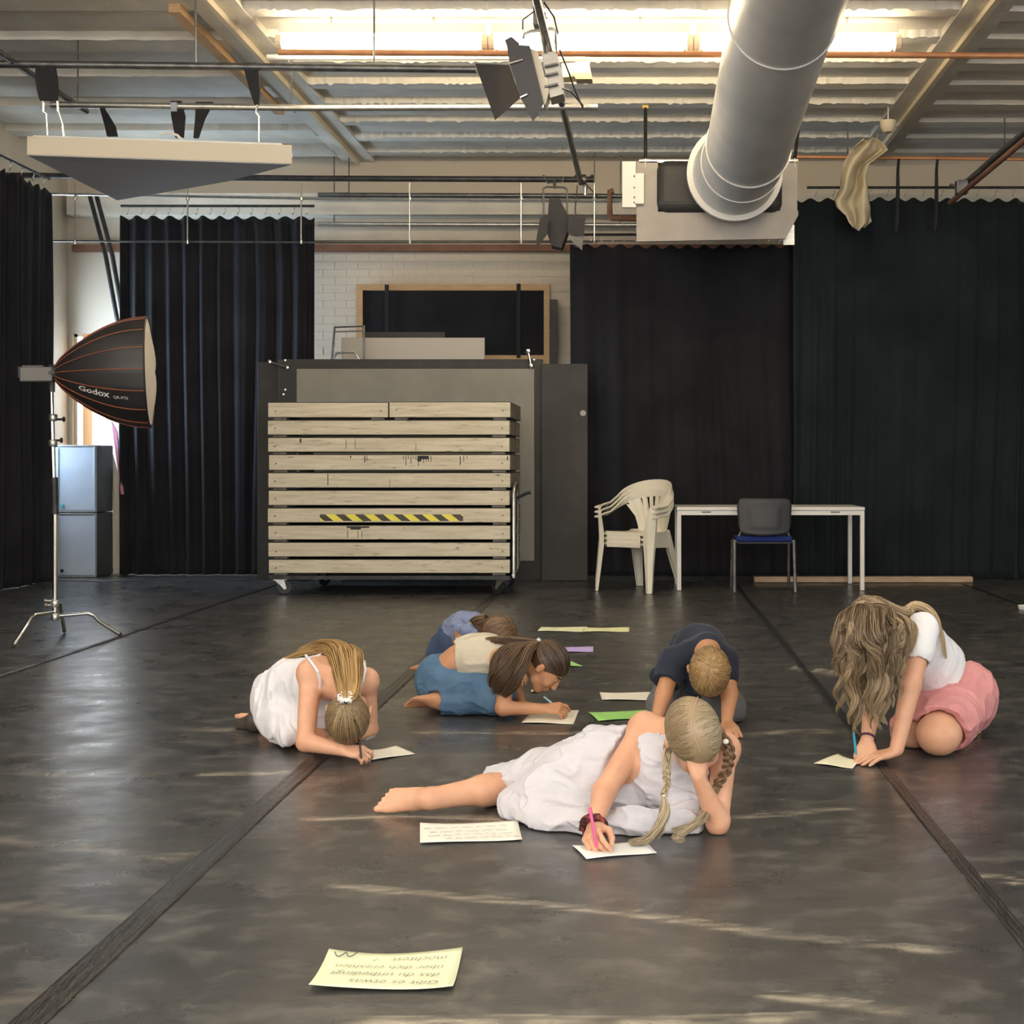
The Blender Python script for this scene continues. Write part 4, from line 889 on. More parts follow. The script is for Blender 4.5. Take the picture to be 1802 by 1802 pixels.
MB().tube([W(921, 68, Yq) - l, W(923, 60, Yq) - l, W(935, 55, Yq) - l, W(970, 50, Yq) - l, W(977, 54, Yq) - l, W(979, 92, Yq) - l], .010, 8).build('yoke', M['steel'], t, smooth='auto')
MB().tube([W(952, 52, Yq) - l, W(960, 92, Yq) - l], .014, 8).build('clamp_stem', M['dark_steel'], t)
MB().box(W(950, 36, Yq - .02) - l, (.08, .09, .08)).tube([W(940, 12, Yq - .05) - l, W(944, 40, Yq) - l], .012, 8).tube([W(962, 30, Yq) - l, W(954, 48, Yq) - l], .008, 8).build('hook_clamp', M['dark_steel'], t, bevel=.01)
MB().tube([W(957, 4, 8.5) - l, W(975, 30, 8.6) - l, W(982, 60, Yq) - l], .006, 6).tube([W(940, 20, 8.6) - l, W(920, 35, Yq) - l, W(920, 52, Yq) - l], .005, 6).tube([W(985, 88, Yq) - l, W(1002, 130, Yq + .1) - l, W(1012, 160, Yq + .2) - l, W(1026, 190, Yq + .3) - l], .006, 6).tube([W(990, 156, Yq) - l, W(1004, 160, Yq + .1) - l, W(1026, 186, Yq + .3) - l], .006, 6).build('power_cable', M['dark_plastic'], t, smooth='auto')
tb = tag(empty('junction_box', W(1020, 122, 9.9)), 'pale yellow junction box under the copper pipe beside the spotlight', 'junction box'); l = tb.location
pl([(988, 112), (1036, 108), (1042, 138), (1012, 134), (990, 136)], 9.9, .14, 'box_body', mat('yellowed_plastic', (0.62, 0.52, 0.30), .5), tb)
pl([(1006, 128), (1038, 127), (1042, 139), (1014, 139)], 9.88, .12, 'lower_lid', mat('brown_lid', (0.35, 0.27, 0.16), .5), tb)
MB().tube([W(1036, 112, 9.97) - l, W(1036, 98, 9.97) - l], .01, 6).build('mount', M['steel'], tb)
# hanging black spotlight
Yw = 12.3
t = tag(empty('black_spotlight', W(988, 380, Yw)), 'black spotlight with folded barn doors hanging from the black pipe end', 'spotlight'); l = t.location
pl([(966, 350), (985, 350), (999, 378), (1000, 404), (988, 436), (970, 432), (962, 408), (964, 378)], Yw, .20, 'lamp_housing', M['barn_dark'])
pl([(960, 378), (966, 380), (963, 412), (945, 436), (944, 420), (950, 385)], Yw - .12, .006, 'barn_door', M['barn_dark'])
pl([(1000, 378), (1030, 382), (1028, 416), (1000, 412)], Yw - .12, .006, 'barn_door', M['barn_dark'])
pl([(1003, 412), (1027, 417), (1024, 440), (1006, 424)], Yw - .10, .006, 'barn_door', mat('worn_barn_door', (0.20, 0.20, 0.20), .5, c2=(.05, .05, .05), ns=12))
MB().tube([W(957, 378, Yw) - l, W(956, 332, Yw) - l, W(962, 329, Yw) - l, W(993, 330, Yw) - l, W(998, 334, Yw) - l, W(998, 376, Yw) - l], .009, 8).build('yoke', M['dark_steel'], t, smooth='auto')
MB().tube([W(976, 330, Yw) - l, W(976, 317, 12.8) - l], .014, 8).tube([W(956, 308, 12.72) - l, W(964, 322, 12.72) - l, W(990, 320, 12.72) - l, W(992, 310, 12.72) - l], .009, 8).build('hook_clamp', M['dark_steel'], t, smooth='auto')
t = tag(empty('pipe_clamp', W(1028, 325, 12.75)), 'steel clamps joining the dark pole and the black rigging pipe', 'clamp'); l = t.location
MB().tube([W(1012, 308, 12.8) - l, W(1030, 320, 12.8) - l, W(1044, 308, 12.8) - l], .015, 8).lathe([(.045, -.03), (.05, 0), (.045, .03)], W(1026, 316, 12.8) - l, 'X', 14).build('clamp_body', M['dark_steel'], t, smooth='auto')
MB().lathe([(.018, -.04), (.02, 0), (.03, .04), (.02, .05)], W(1030, 336, 12.7) - l, 'Z', 10).build('wing_nut', M['chrome'], t, smooth='auto')
MB().tube([W(1016, 326, 12.75) - l, W(1012, 370, 12.75) - l, W(1018, 405, 12.75) - l], .006, 6).tube([W(1030, 322, 12.7) - l, W(1050, 345, 12.75) - l, W(1054, 352, 12.75) - l], .006, 6).build('safety_cable', M['dark_plastic'], t, smooth='auto')
tag(MB().tube([W(1080, 336, 12.6), W(1073, 338, 12.6), W(1073, 378, 12.6), W(1078, 384, 12.6), W(1120, 385, 12.6)], .028, 10).build('bent_pipe', M['rust'], smooth='auto'), 'short bent brown pipe left of the air heater', 'pipe')

# hanging cloth (shirt-like) on the rail
t = tag(empty('hanging_cloth', W(1510, 320, 12.35)), 'crumpled beige cloth hanging from the cable rail by the smoke detector', 'cloth'); l = t.location
rowsC = [(1520, 1545, 244, 0), (1508, 1556, 252, .01), (1497, 1562, 262, .02), (1490, 1548, 275, .04), (1484, 1528, 292, .05), (1480, 1524, 312, .06), (1478, 1528, 332, .07), (1468, 1530, 350, .08), (1472, 1532, 362, .08), (1488, 1532, 378, .07), (1494, 1533, 392, .05), (1502, 1520, 403, .04)]
NU = 26; NVc = len(rowsC) * 4 - 3; arr = []
for j in range(NVc):
    f = j / 4; i0 = min(int(f), len(rowsC) - 2); g = f - i0; r_ = [a_ * (1 - g) + b2 * g for a_, b2 in zip(rowsC[i0], rowsC[i0 + 1])]
    for i in range(NU):
        u = i / (NU - 1); px = r_[0] + (r_[1] - r_[0]) * u; n1 = vnoise(np.array([[u * 5 + f * .35, f * .5, 0.0]]), 31)[0]
        dep = .10 * math.sin(u * 9 + f * .5) * (.3 + n1) * min(1, f / 2 + .3) + .06 * (n1 - .5)
        arr.append(W(px, r_[2] + 3 * math.sin(u * 7 + f), 12.35 + dep) - l)
c_ = npmesh('cloth', [tuple(a_) for a_ in arr], grid_faces(NVc, NU), M['cloth_beige'], t); mo = c_.modifiers.new('s', 'SOLIDIFY'); mo.thickness = .006
MB().tube([W(1540, 248, 12.3) - l, W(1546, 236, 12.3) - l, Vector((BEAMR, 12.6, ZC - .09)) - l], .006, 6).build('hook', M['steel'], t)
tag(MB().lathe([(.045, .02), (.075, .015), (.07, -.04), (.055, -.07), (.04, -.085), (.002, -.085)], W(1563, 216, 12.1), 'Z', 20).build('smoke_detector', M['cream'], smooth='auto'), 'round cream smoke detector under the cable rail above the hanging cloth', 'smoke detector')
o = bpy.data.objects['smoke_detector']; c = W(1563, 216, 12.1); MB().tube([c + V(0, 0, .01), (c.x, c.y, ZC - .04)], .006, 6).build('stem', M['white_metal'], o)
for px, lab in ((1580, 'black strap hanging from the thin copper pipe, nearer the beige cloth'), (1648, 'black strap hanging from the thin copper pipe, nearer the pipe ends')):
    tag(MB().tube([W(px + 2, 276, 12.6), W(px, 300, 12.58), W(px, 340, 12.56), W(px - 1, 392, 12.55), W(px - 3, 407, 12.55)], [.012, .014, .018, .02, .01], 6).build('hanging_strap', M['strap'], smooth='auto'), lab, 'strap')
t = tag(empty('pipe_clamp', W(1692, 330, 12.2)), 'steel clamp holding the two pipes together at the right edge', 'clamp'); l = t.location
MB().box(V(0, 0, 0), (.10, .10, .12)).tube([W(1672, 325, 12.3) - l, W(1700, 336, 12.2) - l, W(1712, 318, 12.1) - l], .015, 8).build('clamp_body', M['dark_steel'], t, bevel=.015)

# ------------------------------------------------------------------ sheets of paper on the floor
def sheet(pts, col, lab, text=None, curl=0.0, nm='paper_sheet', grp='sheets of paper on the floor'):
    P = [FL(px, py, .006) for px, py in pts]; c = sum(P, Vector()) / 4; c.z = 0
    t = tag(empty(nm, c), lab, 'paper', grp); g = []; N = 12
    for i in range(N + 1):
        for j in range(N + 1):
            u, v = i / N, j / N; p = P[0] * (1 - u) * (1 - v) + P[1] * u * (1 - v) + P[2] * u * v + P[3] * (1 - u) * v - c
            hf = float(floor_h(np.array([p.x + c.x]), np.array([p.y + c.y]))[0])
            z = .0045 + max(hf, 0) * .6 + curl * ((2 * u - 1) ** 2 * (2 * v - 1) ** 2) + .002 * math.sin(u * 5 + v * 3)
            g.append((p.x, p.y, z + .001))
    m = mat('paper_' + lab.split()[0], col, .8)
    s_ = npmesh('sheet', g, grid_faces(N + 1, N + 1), m, t)
    s_.modifiers.new('s', 'SOLIDIFY').thickness = .0008
    t_curl[t.name] = curl
    return t, P, c
t_curl = {}
YEL = (0.80, 0.81, 0.54); WHT = (0.88, 0.85, 0.74)
ty, Py, cy_ = sheet([(543, 1740), (797, 1741), (814, 1676), (579, 1677)], YEL, 'yellow sheet with German handwriting, nearest the camera', curl=.010)
# handwriting, upside down for the camera: letters' up points towards the camera
def write(t, P, c, lines, z=.0125):
    # P: near-left, near-right, far-right, far-left ; text frame turned by 180 degrees
    o0 = P[1]; ex = (P[0] - P[1]); ey = (P[2] - P[1]); W_, H_ = ex.length, ey.length; ex.normalize(); ey.normalize()
    # baseline origin: reading left = near-right corner ; reading down = away from the camera
    for (s, x, y, size, shear) in lines:
        me = text_mesh(s, size, shear, bold=-.0006)
        for v in me.vertices:
            q_ = o0 + ex * (x * W_ + v.co.x) + ey * (y * H_ - v.co.y) - c
            uu = 1 - (x * W_ + v.co.x) / W_; vv_ = (y * H_ - v.co.y) / H_
            v.co = (q_.x, q_.y, .0085 + .010 * (2 * uu - 1) ** 2 * (2 * vv_ - 1) ** 2 + .002 * math.sin(uu * 5 + vv_ * 3))
        o = bpy.data.objects.new('handwriting', me); COL.objects.link(o); me.materials.append(M['ink']); o.parent = t
write(ty, Py, cy_, [('Gibt es etwas', .10, .20, .034, .25), ('das du unbedingt', .11, .41, .034, .25), ('über dich erzählen', .10, .61, .031, .25), ('möchtest   ?', .09, .83, .032, .25)])
sq = [Py[0].lerp(Py[3], .93 - .13 * abs(math.sin(f * math.pi * 2))) + (Py[1] - Py[0]).normalized() * (.022 + f * .05) - cy_ for f in [i / 20 for i in range(21)]]
MB().tube([(p.x - .006, p.y, .0135) for p in sq], .0012, 5).build('ink_squiggle', M['ink'], ty)
tw, Pw, cw = sheet([(739, 1484), (919, 1477), (911, 1446), (739, 1449)], WHT, 'white sheet with four handwritten lines by the lying girl', curl=.003)
def scribble(t, P, c, rows_, z):
    r_ = random.Random(4); mb = MB(); ex = P[1] - P[0]; ey = P[3] - P[0]
    for (u0, u1, v_) in rows_:
        u = u0
        while u < u1:
            wl = r_.uniform(.05, .14); pts_ = []; n_ = int(wl / .006)
            for i in range(n_):
                q_ = P[0] + ex * (u + wl * i / n_) + ey * (v_ + r_.uniform(-.03, .035)) - c; pts_.append((q_.x, q_.y, z))
            if len(pts_) > 2: mb.tube(pts_, .0007, 3)
            u += wl + .03
    o = mb.build('handwriting', mat('faint_ink', (0.35, 0.35, 0.36), .8), t); return o
scribble(tw, Pw, cw, [(.25, .95, .14), (.08, .93, .30), (.10, .90, .47), (.04, .85, .68)], .0085)
sheet([(648, 1338), (731, 1325), (697, 1313), (655, 1319)], WHT, 'blank sheet under the hand of the left kneeling girl in the white dress')
sheet([(918, 1271), (1009, 1273), (1019, 1250), (938, 1250)], (0.86, 0.80, 0.66), 'cream sheet in front of the girl in jeans')
sheet([(1053, 1268), (1147, 1262), (1165, 1248), (1035, 1253)], (0.36, 0.72, 0.20), 'green sheet behind the lying girl')
sheet([(1059, 1231), (1153, 1231), (1147, 1218), (1055, 1218)], WHT, 'white sheet in front of the boy in the navy shirt')
sheet([(946, 1110), (1027, 1111), (1034, 1103), (953, 1103)], YEL, 'pale yellow sheet farthest back, left of the pair')
sheet([(1028, 1111), (1107, 1111), (1108, 1104), (1029, 1104)], (0.84, 0.84, 0.48), 'pale yellow sheet farthest back, right of the pair')
sheet([(975, 1147), (1044, 1146), (1044, 1138), (970, 1138)], (0.55, 0.42, 0.85), 'purple sheet behind the head of the girl in jeans')
sheet([(985, 1172), (1025, 1171), (1000, 1162), (985, 1162)], (0.36, 0.72, 0.25), 'small green sheet corner behind the head of the girl in jeans')
sheet([(935, 1217), (950, 1217), (947, 1212), (935, 1213)], WHT, 'small white scrap under the chin of the girl in jeans')
sheet([(1032, 1511), (1156, 1499), (1135, 1481), (1007, 1487)], (0.85, 0.86, 0.82), 'white sheet under the writing hand of the lying girl')
sheet([(1432, 1343), (1500, 1351), (1512, 1340), (1475, 1326)], (0.88, 0.84, 0.62), 'cream sheet under the pen of the girl in pink shorts')
# ------------------------------------------------------------------ figure kit: smooth distance fields -> one continuous surface
def surface_nets(F, org, h):
    S = F < 0
    c = [S[i:F.shape[0] - 1 + i, j:F.shape[1] - 1 + j, k:F.shape[2] - 1 + k] for i in (0, 1) for j in (0, 1) for k in (0, 1)]
    tot = sum(x.astype(np.uint8) for x in c); act = (tot > 0) & (tot < 8)
    I = np.argwhere(act); cid = -np.ones(act.shape, dtype=np.int64); cid[tuple(I.T)] = np.arange(len(I))
    corners = np.array([(i, j, k) for i in (0, 1) for j in (0, 1) for k in (0, 1)])
    vals = np.stack([F[I[:, 0] + a, I[:, 1] + b, I[:, 2] + d] for a, b, d in corners], 1)
    acc = np.zeros((len(I), 3)); cnt = np.zeros(len(I))
    for a in range(8):
        for b in range(a + 1, 8):
            if np.abs(corners[a] - corners[b]).sum() != 1: continue
            va, vb = vals[:, a], vals[:, b]; m = (va < 0) != (vb < 0); t = np.where(m, va / np.where(m, va - vb, 1), 0)
            acc += np.where(m[:, None], corners[a] + t[:, None] * (corners[b] - corners[a]), 0); cnt += m
    P = (I + acc / cnt[:, None]) * h + org
    faces = []
    def emit(E, cells):
        idx = np.argwhere(E)
        if len(idx) == 0: return
        q = np.stack([cid[idx[:, 0] + o[0], idx[:, 1] + o[1], idx[:, 2] + o[2]] for o in cells], 1); faces.append(q)
    A = S
    for ax_, cells in ((0, [(0, 0, 0), (0, 1, 0), (0, 1, 1), (0, 0, 1)]), (1, [(0, 0, 0), (0, 0, 1), (1, 0, 1), (1, 0, 0)]), (2, [(0, 0, 0), (1, 0, 0), (1, 1, 0), (0, 1, 0)])):
        sl0 = [slice(1, -1)] * 3; sl1 = [slice(1, -1)] * 3; sl0[ax_] = slice(0, -1); sl1[ax_] = slice(1, None)
        a0, a1 = A[tuple(sl0)], A[tuple(sl1)]
        # cell offsets relative to vertex index (other axes start at 1 -> cell index = vertex-1)
        emit(a0 & ~a1, cells); emit(~a0 & a1, cells[::-1])
    return P, np.concatenate(faces) if faces else np.zeros((0, 4), int)

class Fig:
    def __init__(s): s.pr = []
    def cone(s, a, b, ra, rb, k=0.02, flat=None, sub=False):
        s.pr.append(('c', np.array(a, float), np.array(b, float), ra, rb, k, flat, sub)); return s
    def chain(s, pts, rs, k=0.02, flat=None):
        for i in range(len(pts) - 1): s.cone(pts[i], pts[i + 1], rs[i], rs[i + 1], k, flat)
        return s
    def ell(s, c, r, R=None, k=0.02, sub=False):
        s.pr.append(('e', np.array(c, float), np.array(r, float), np.eye(3) if R is None else np.array(R, float), None, k, None, sub)); return s
    def cut(s, p, n):                       # keep the side against n
        s.pr.append(('p', np.array(p, float), np.array(Vector(n).normalized()), None, None, 0, None, True)); return s
    def mesh(s, h=0.004, noise=None, floor=None):
        lo = np.full(3, 1e9); hi = -lo
        for q in s.pr:
            if q[-1]: continue
            if q[0] == 'c': a = np.minimum(q[1], q[2]) - max(q[3], q[4]); b = np.maximum(q[1], q[2]) + max(q[3], q[4])
            else: a = q[1] - max(q[2]); b = q[1] + max(q[2])
            lo = np.minimum(lo, a); hi = np.maximum(hi, b)
        lo -= 0.03; hi += 0.03; n = np.ceil((hi - lo) / h).astype(int) + 1
        F = np.full(n, 0.05)
        for q in s.pr:
            k = q[5]; pad = k + 3 * h + .012
            if q[0] == 'c': a = np.minimum(q[1], q[2]) - max(q[3], q[4]) - pad; b = np.maximum(q[1], q[2]) + max(q[3], q[4]) + pad
            elif q[0] == 'e': a = q[1] - max(q[2]) - pad; b = q[1] + max(q[2]) + pad
            else: a, b = lo, hi
            i0 = np.clip(np.floor((a - lo) / h).astype(int), 0, n); i1 = np.clip(np.ceil((b - lo) / h).astype(int) + 1, 0, n)
            if (i1 <= i0).any(): continue
            sl = tuple(slice(x, y) for x, y in zip(i0, i1))
            X, Y, Z = [lo[d] + h * np.arange(i0[d], i1[d]) for d in range(3)]
            P = np.stack(np.meshgrid(X, Y, Z, indexing='ij'), -1)
            if q[0] == 'c':
                ba = q[2] - q[1]; L2 = max((ba ** 2).sum(), 1e-9); pa = P - q[1]; t = np.clip(pa @ ba / L2, 0, 1); v = pa - t[..., None] * ba
                f = 1.0
                if q[6] is not None:
                    axn = np.array(Vector(q[6][0]).normalized()); f = q[6][1]; v = v + (v @ axn)[..., None] * axn * (1 / f - 1)
                d = (np.sqrt((v ** 2).sum(-1)) - (q[3] + (q[4] - q[3]) * t)) * min(1, f)
            elif q[0] == 'e':
                l = (P - q[1]) @ q[3]; k0 = np.sqrt(((l / q[2]) ** 2).sum(-1)); k1 = np.sqrt(((l / q[2] ** 2) ** 2).sum(-1)); d = k0 * (k0 - 1) / np.maximum(k1, 1e-9)
            else: d = -((P - q[1]) @ (-q[2]))
            G = F[sl]
            if q[-1]:
                if q[0] == 'p': F[sl] = np.maximum(G, d)
                else:
                    hh = np.maximum(k - np.abs(G + d), 0) / max(k, 1e-6); F[sl] = np.maximum(G, -d) + hh * hh * k / 4
            else:
                hh = np.maximum(k - np.abs(G - d), 0) / max(k, 1e-6); F[sl] = np.minimum(G, d) - hh * hh * k / 4
        if noise is not None:
            m = np.abs(F) < 0.022; I = np.argwhere(m); F[m] += noise(lo + I * h)
        if floor is not None:
            Zc = lo[2] + h * np.arange(n[2]); F = np.maximum(F, (floor - Zc)[None, None, :])
        F[0] = F[-1] = 0.05; F[:, 0] = F[:, -1] = 0.05; F[:, :, 0] = F[:, :, -1] = 0.05
        return surface_nets(F, lo, h)
    def build(s, name, m, parent, h=0.004, noise=None, floor=0.004, sm=2):
        v, f = s.mesh(h, noise, floor)
        v = v - np.array(parent.location) if parent else v
        o = npmesh(name, v, f, m, parent)
        if sm:
            mo = o.modifiers.new('smooth', 'SMOOTH'); mo.factor = .5; mo.iterations = sm
        return o

def folds(amp, freq, stretch=(1, 1, 1), R=None, seed=0, fine=.3):
    st = np.array(stretch, float)
    def fn(p):
        q = (p @ R if R is not None else p) * st * freq
        w = vnoise(q * .6, seed + 5)[:, None] * 1.2
        n1 = vnoise(q + w, seed); n2 = vnoise(q * 2.3 + w * 2, seed + 1); r1 = 1 - np.abs(2 * n1 - 1); r2 = 1 - np.abs(2 * n2 - 1)
        return -amp * (r1 ** 3 * 1.3 - .4) - amp * fine * (r2 ** 3 * 1.3 - .4)
    return fn

def skin_mat(name, c, c2, flush=(0.72, 0.30, 0.22)):
    return mat(name, c, 0.48, c2=c2, ns=14, contrast=(.3, .7), sss=0.18, bump=0.04, bs=300, spec=0.4)
M['skin_fair'] = skin_mat('fair_skin', (0.72, 0.405, 0.26), (0.63, 0.325, 0.20))
M['skin_tan'] = skin_mat('tanned_skin', (0.58, 0.295, 0.16), (0.50, 0.24, 0.125))
M['lips'] = mat('lips', (0.55, 0.22, 0.17), .45); M['eye_white'] = mat('eye_white', (0.75, 0.73, 0.7), .2); M['iris'] = mat('iris', (0.05, 0.035, 0.03), .15); M['nail'] = mat('nail', (0.78, 0.52, 0.42), .3)

def frame(up, fwd):
    up = Vector(up).normalized(); fwd = Vector(fwd); fwd = (fwd - up * fwd.dot(up)).normalized(); side = fwd.cross(up).normalized()   # side = figure's right
    return side, fwd, up
class Head:
    def __init__(s, c, up, fwd, sc=1.0): s.c = Vector(c); s.side, s.fwd, s.up = frame(up, fwd); s.sc = sc; s.R = np.array([s.side, s.fwd, s.up]).T
    def p(s, x, y, z): return s.c + (s.side * x + s.fwd * y + s.up * z) * s.sc
    def add(s, f):
        k = s.sc; R = s.R
        f.ell(s.p(0, -.012, .02), (.070 * k, .088 * k, .080 * k), R, .01)
        f.ell(s.p(0, .030, -.03), (.054 * k, .055 * k, .070 * k), R, .03)
        f.ell(s.p(0, .052, -.088), (.020 * k, .018 * k, .016 * k), R, .025)
        f.cone(s.p(.035, .015, -.075), s.p(0, .050, -.090), .020 * k, .018 * k, .02); f.cone(s.p(-.035, .015, -.075), s.p(0, .050, -.090), .020 * k, .018 * k, .02)
        for x in (-1, 1):
            f.ell(s.p(x * .034, .058, -.035), (.020 * k, .018 * k, .020 * k), R, .02)      # cheeks
            f.ell(s.p(x * .027, .088, -.004), (.015 * k, .010 * k, .010 * k), R, .012, sub=True)  # eye sockets
            f.ell(s.p(x * .074, -.008, -.018), (.008 * k, .015 * k, .024 * k), R, .008); f.ell(s.p(x * .083, -.004, -.016), (.005 * k, .008 * k, .015 * k), R, .005, sub=True)
            f.ell(s.p(x * .008, .092, -.036), (.007 * k, .008 * k, .006 * k), R, .006)
        f.chain([s.p(0, .078, .004), s.p(0, .090, -.018), s.p(0, .099, -.034)], [.008 * k, .008 * k, .009 * k], .010)
        f.ell(s.p(0, .081, -.058), (.020 * k, .009 * k, .006 * k), R, .006); f.ell(s.p(0, .079, -.068), (.017 * k, .009 * k, .006 * k), R, .006)
        f.cone(s.p(-.014, .088, -.063), s.p(.014, .088, -.063), .002 * k, .002 * k, .002, sub=True)
    def features(s, par, brow):
        k = s.sc; l = par.location
        for x in (-1, 1):
            q = Fig(); q.ell(s.p(x * .027, .0655, -.004), (.0115 * k,) * 3, s.R, .001); e = q.build('eyeball', M['eye_white'], par, h=.0025, floor=None, sm=1)
            q = Fig(); q.ell(s.p(x * .027, .0655, -.0015), (.0135 * k, .0132 * k, .010 * k), s.R, .001); q.cut(s.p(0, 0, -.003), -s.up); q.cut(s.p(0, .062, 0), -s.fwd); q.build('eyelid', M['skin_fair'], par, h=.002, floor=None, sm=1)
            q = Fig(); q.ell(s.p(x * .027, .0755, -.006), (.0055 * k, .003 * k, .0055 * k), s.R, .001); o_ = q.build('iris', M['iris'], par, h=.0015, floor=None, sm=1); o_.parent = e
            MB().tube([s.p(x * a, b, .013 + z) - l for a, b, z in ((.014, .083, 0), (.024, .082, .005), (.036, .072, .004), (.044, .062, -.001))], [.002 * k, .003 * k, .003 * k, .001 * k], 6).build('eyebrow', brow, par, smooth='auto')
        q = Fig(); q.ell(s.p(0, .0825, -.0575), (.018 * k, .009 * k, .0045 * k), s.R, .002); q.ell(s.p(0, .0805, -.0675), (.015 * k, .009 * k, .0045 * k), s.R, .002); q.build('lips', M['lips'], par, h=.002, floor=None, sm=1)

def hand(f, wrist, fwd, pn, s=1.0, thumb=1, curl=(.3, .5, .3), spread=.06, k=.005, tcurl=.3, idx=None, wr=.022, topp=.5):
    # fwd: to the fingers; pn: way the palm faces; thumb=+1 if the thumb is at the side fwd x pn
    wrist = Vector(wrist); fwd = Vector(fwd).normalized(); pn = Vector(pn); pn = (pn - fwd * pn.dot(fwd)).normalized(); lat = fwd.cross(pn).normalized() * thumb
    tips = []; kn = []
    offs = [.028, .0095, -.009, -.026]; ln = [.078, .080, .076, .069]
    for i in range(4): kn.append(wrist + fwd * ln[i] * s + lat * offs[i] * s - pn * (.004 * s))
    for i in range(4):
        f.cone(wrist + lat * offs[i] * .55 * s + fwd * .012 * s, kn[i], .0125 * s, .0108 * s, .010)
    f.ell((wrist + fwd * .045 * s), (.034 * s, .040 * s, .0125 * s), np.array([lat, fwd, pn]).T, .010)
    f.ell(wrist + fwd * .03 * s + lat * .024 * s + pn * .008 * s, (.015 * s, .026 * s, .014 * s), np.array([lat, fwd, pn]).T, .010)
    segs = [(.040, .024, .019), (.044, .027, .020), (.041, .025, .020), (.032, .019, .017)]
    for i in range(4):
        c_ = idx if (i == 0 and idx is not None) else curl
        if callable(c_): c_ = c_(i)
        d = (fwd + lat * spread * (1.5 - i)).normalized(); a = 0; p = kn[i]; rr_ = [.0092, .0082, .0074, .0062]
        for j in range(3):
            a += c_[j]; dd = d * math.cos(a) + pn * math.sin(a); q = p + dd * segs[i][j] * s; f.cone(p, q, rr_[j] * s, rr_[j + 1] * s, k * .8); p = q
        tips.append(p)
    b = wrist + fwd * .020 * s + lat * .022 * s + pn * .006 * s
    d1 = (fwd * .75 + lat * .62 + pn * topp).normalized(); m1 = b + d1 * .040 * s
    d2 = (d1 * (1 - tcurl) + (fwd * .9 - lat * .45 + pn * topp) * tcurl).normalized(); m2 = m1 + d2 * .032 * s
    d3 = (d2 * (1 - tcurl) + (fwd * .6 - lat * .8 + pn * topp) * tcurl).normalized(); m3 = m2 + d3 * .024 * s
    f.chain([b, m1, m2, m3], [.013 * s, .0115 * s, .010 * s, .0078 * s], k)
    return tips + [m3], kn

def foot(f, ankle, d, up, s=1.0, big=1, k=.012):
    # d: toe direction, up: dorsal direction, big=+1 big toe at side d x up
    ankle = Vector(ankle); d = Vector(d).normalized(); up = Vector(up); up = (up - d * up.dot(d)).normalized(); lat = d.cross(up).normalized() * big
    R = np.array([lat, d, up]).T
    f.ell(ankle - d * .030 * s - up * .035 * s, (.028 * s, .032 * s, .028 * s), R, .02)
    f.cone(ankle, ankle + d * .055 * s - up * .030 * s, .033 * s, .029 * s, .02)
    offs = [.024, .010, -.002, -.014, -.025]; ends = [.145, .142, .135, .126, .116]; tl = [.030, .024, .021, .019, .017]; tr_ = [.0125, .0085, .008, .0075, .0072]
    for i in range(5):
        b = ankle + d * ends[i] * s + lat * offs[i] * 1.15 * s - up * (.050 if i else .047) * s
        f.cone(ankle + d * .03 * s + lat * offs[i] * .5 * s - up * .030 * s, b, .022 * s, tr_[i] * 1.25 * s, .014)
        f.cone(b, b + d * tl[i] * s - up * .002 * s, tr_[i] * s, tr_[i] * .9 * s, .003)
    return lat

# ---- hair: many thin tapered strands in one mesh
def hair_mat(name, dark, light, rough=.42):
    m = bpy.data.materials.new(name); m.use_nodes = True; nt = m.node_tree; n = nt.nodes; L = nt.links; p = n['Principled BSDF']; p.inputs['Roughness'].default_value = rough; p.inputs['Specular IOR Level'].default_value = .6
    a = n.new('ShaderNodeAttribute'); a.attribute_name = 'hv'; mx = n.new('ShaderNodeMix'); mx.data_type = 'RGBA'; mx.inputs[6].default_value = (*dark, 1); mx.inputs[7].default_value = (*light, 1)
    L.new(a.outputs['Fac'], mx.inputs[0]); L.new(mx.outputs[2], p.inputs['Base Color']); return m
def strands(name, P, m, parent, r=.0013, taper=.25, val=None, seed=0):
    # P: (N, M, 3) array of polylines
    P = np.asarray(P, float); N, Mm, _ = P.shape; rng = np.random.default_rng(seed)
    T = np.gradient(P, axis=1); T /= np.linalg.norm(T, axis=-1, keepdims=True) + 1e-9
    ref = rng.normal(size=(N, 1, 3)); A = np.cross(T, ref); A /= np.linalg.norm(A, axis=-1, keepdims=True) + 1e-9; B = np.cross(T, A)
    rad = r * (1 - (1 - taper) * np.linspace(0, 1, Mm) ** 2)[None, :, None] * rng.uniform(.7, 1.3, (N, 1, 1))
    ring = [P + rad * (A * math.cos(t) + B * math.sin(t)) for t in (0, 2.094, 4.189)]
    Vv = np.stack(ring, 2).reshape(-1, 3); base = np.arange(N * Mm * 3).reshape(N, Mm, 3)
    fs = [np.stack([base[:, :-1, k], base[:, :-1, (k + 1) % 3], base[:, 1:, (k + 1) % 3], base[:, 1:, k]], -1).reshape(-1, 4) for k in range(3)]
    if val is None: val = rng.uniform(0, 1, (N, 1)) * np.ones((N, Mm))
    hv = np.clip(np.repeat(val[..., None], 3, axis=2).reshape(-1), 0, 1)
    o = npmesh(name, Vv - (np.array(parent.location) if parent else 0), np.concatenate(fs), m, parent, attr=hv); o['kind'] = 'stuff' if name.endswith('strands') else ''
    if not o['kind']: del o['kind']
    return o
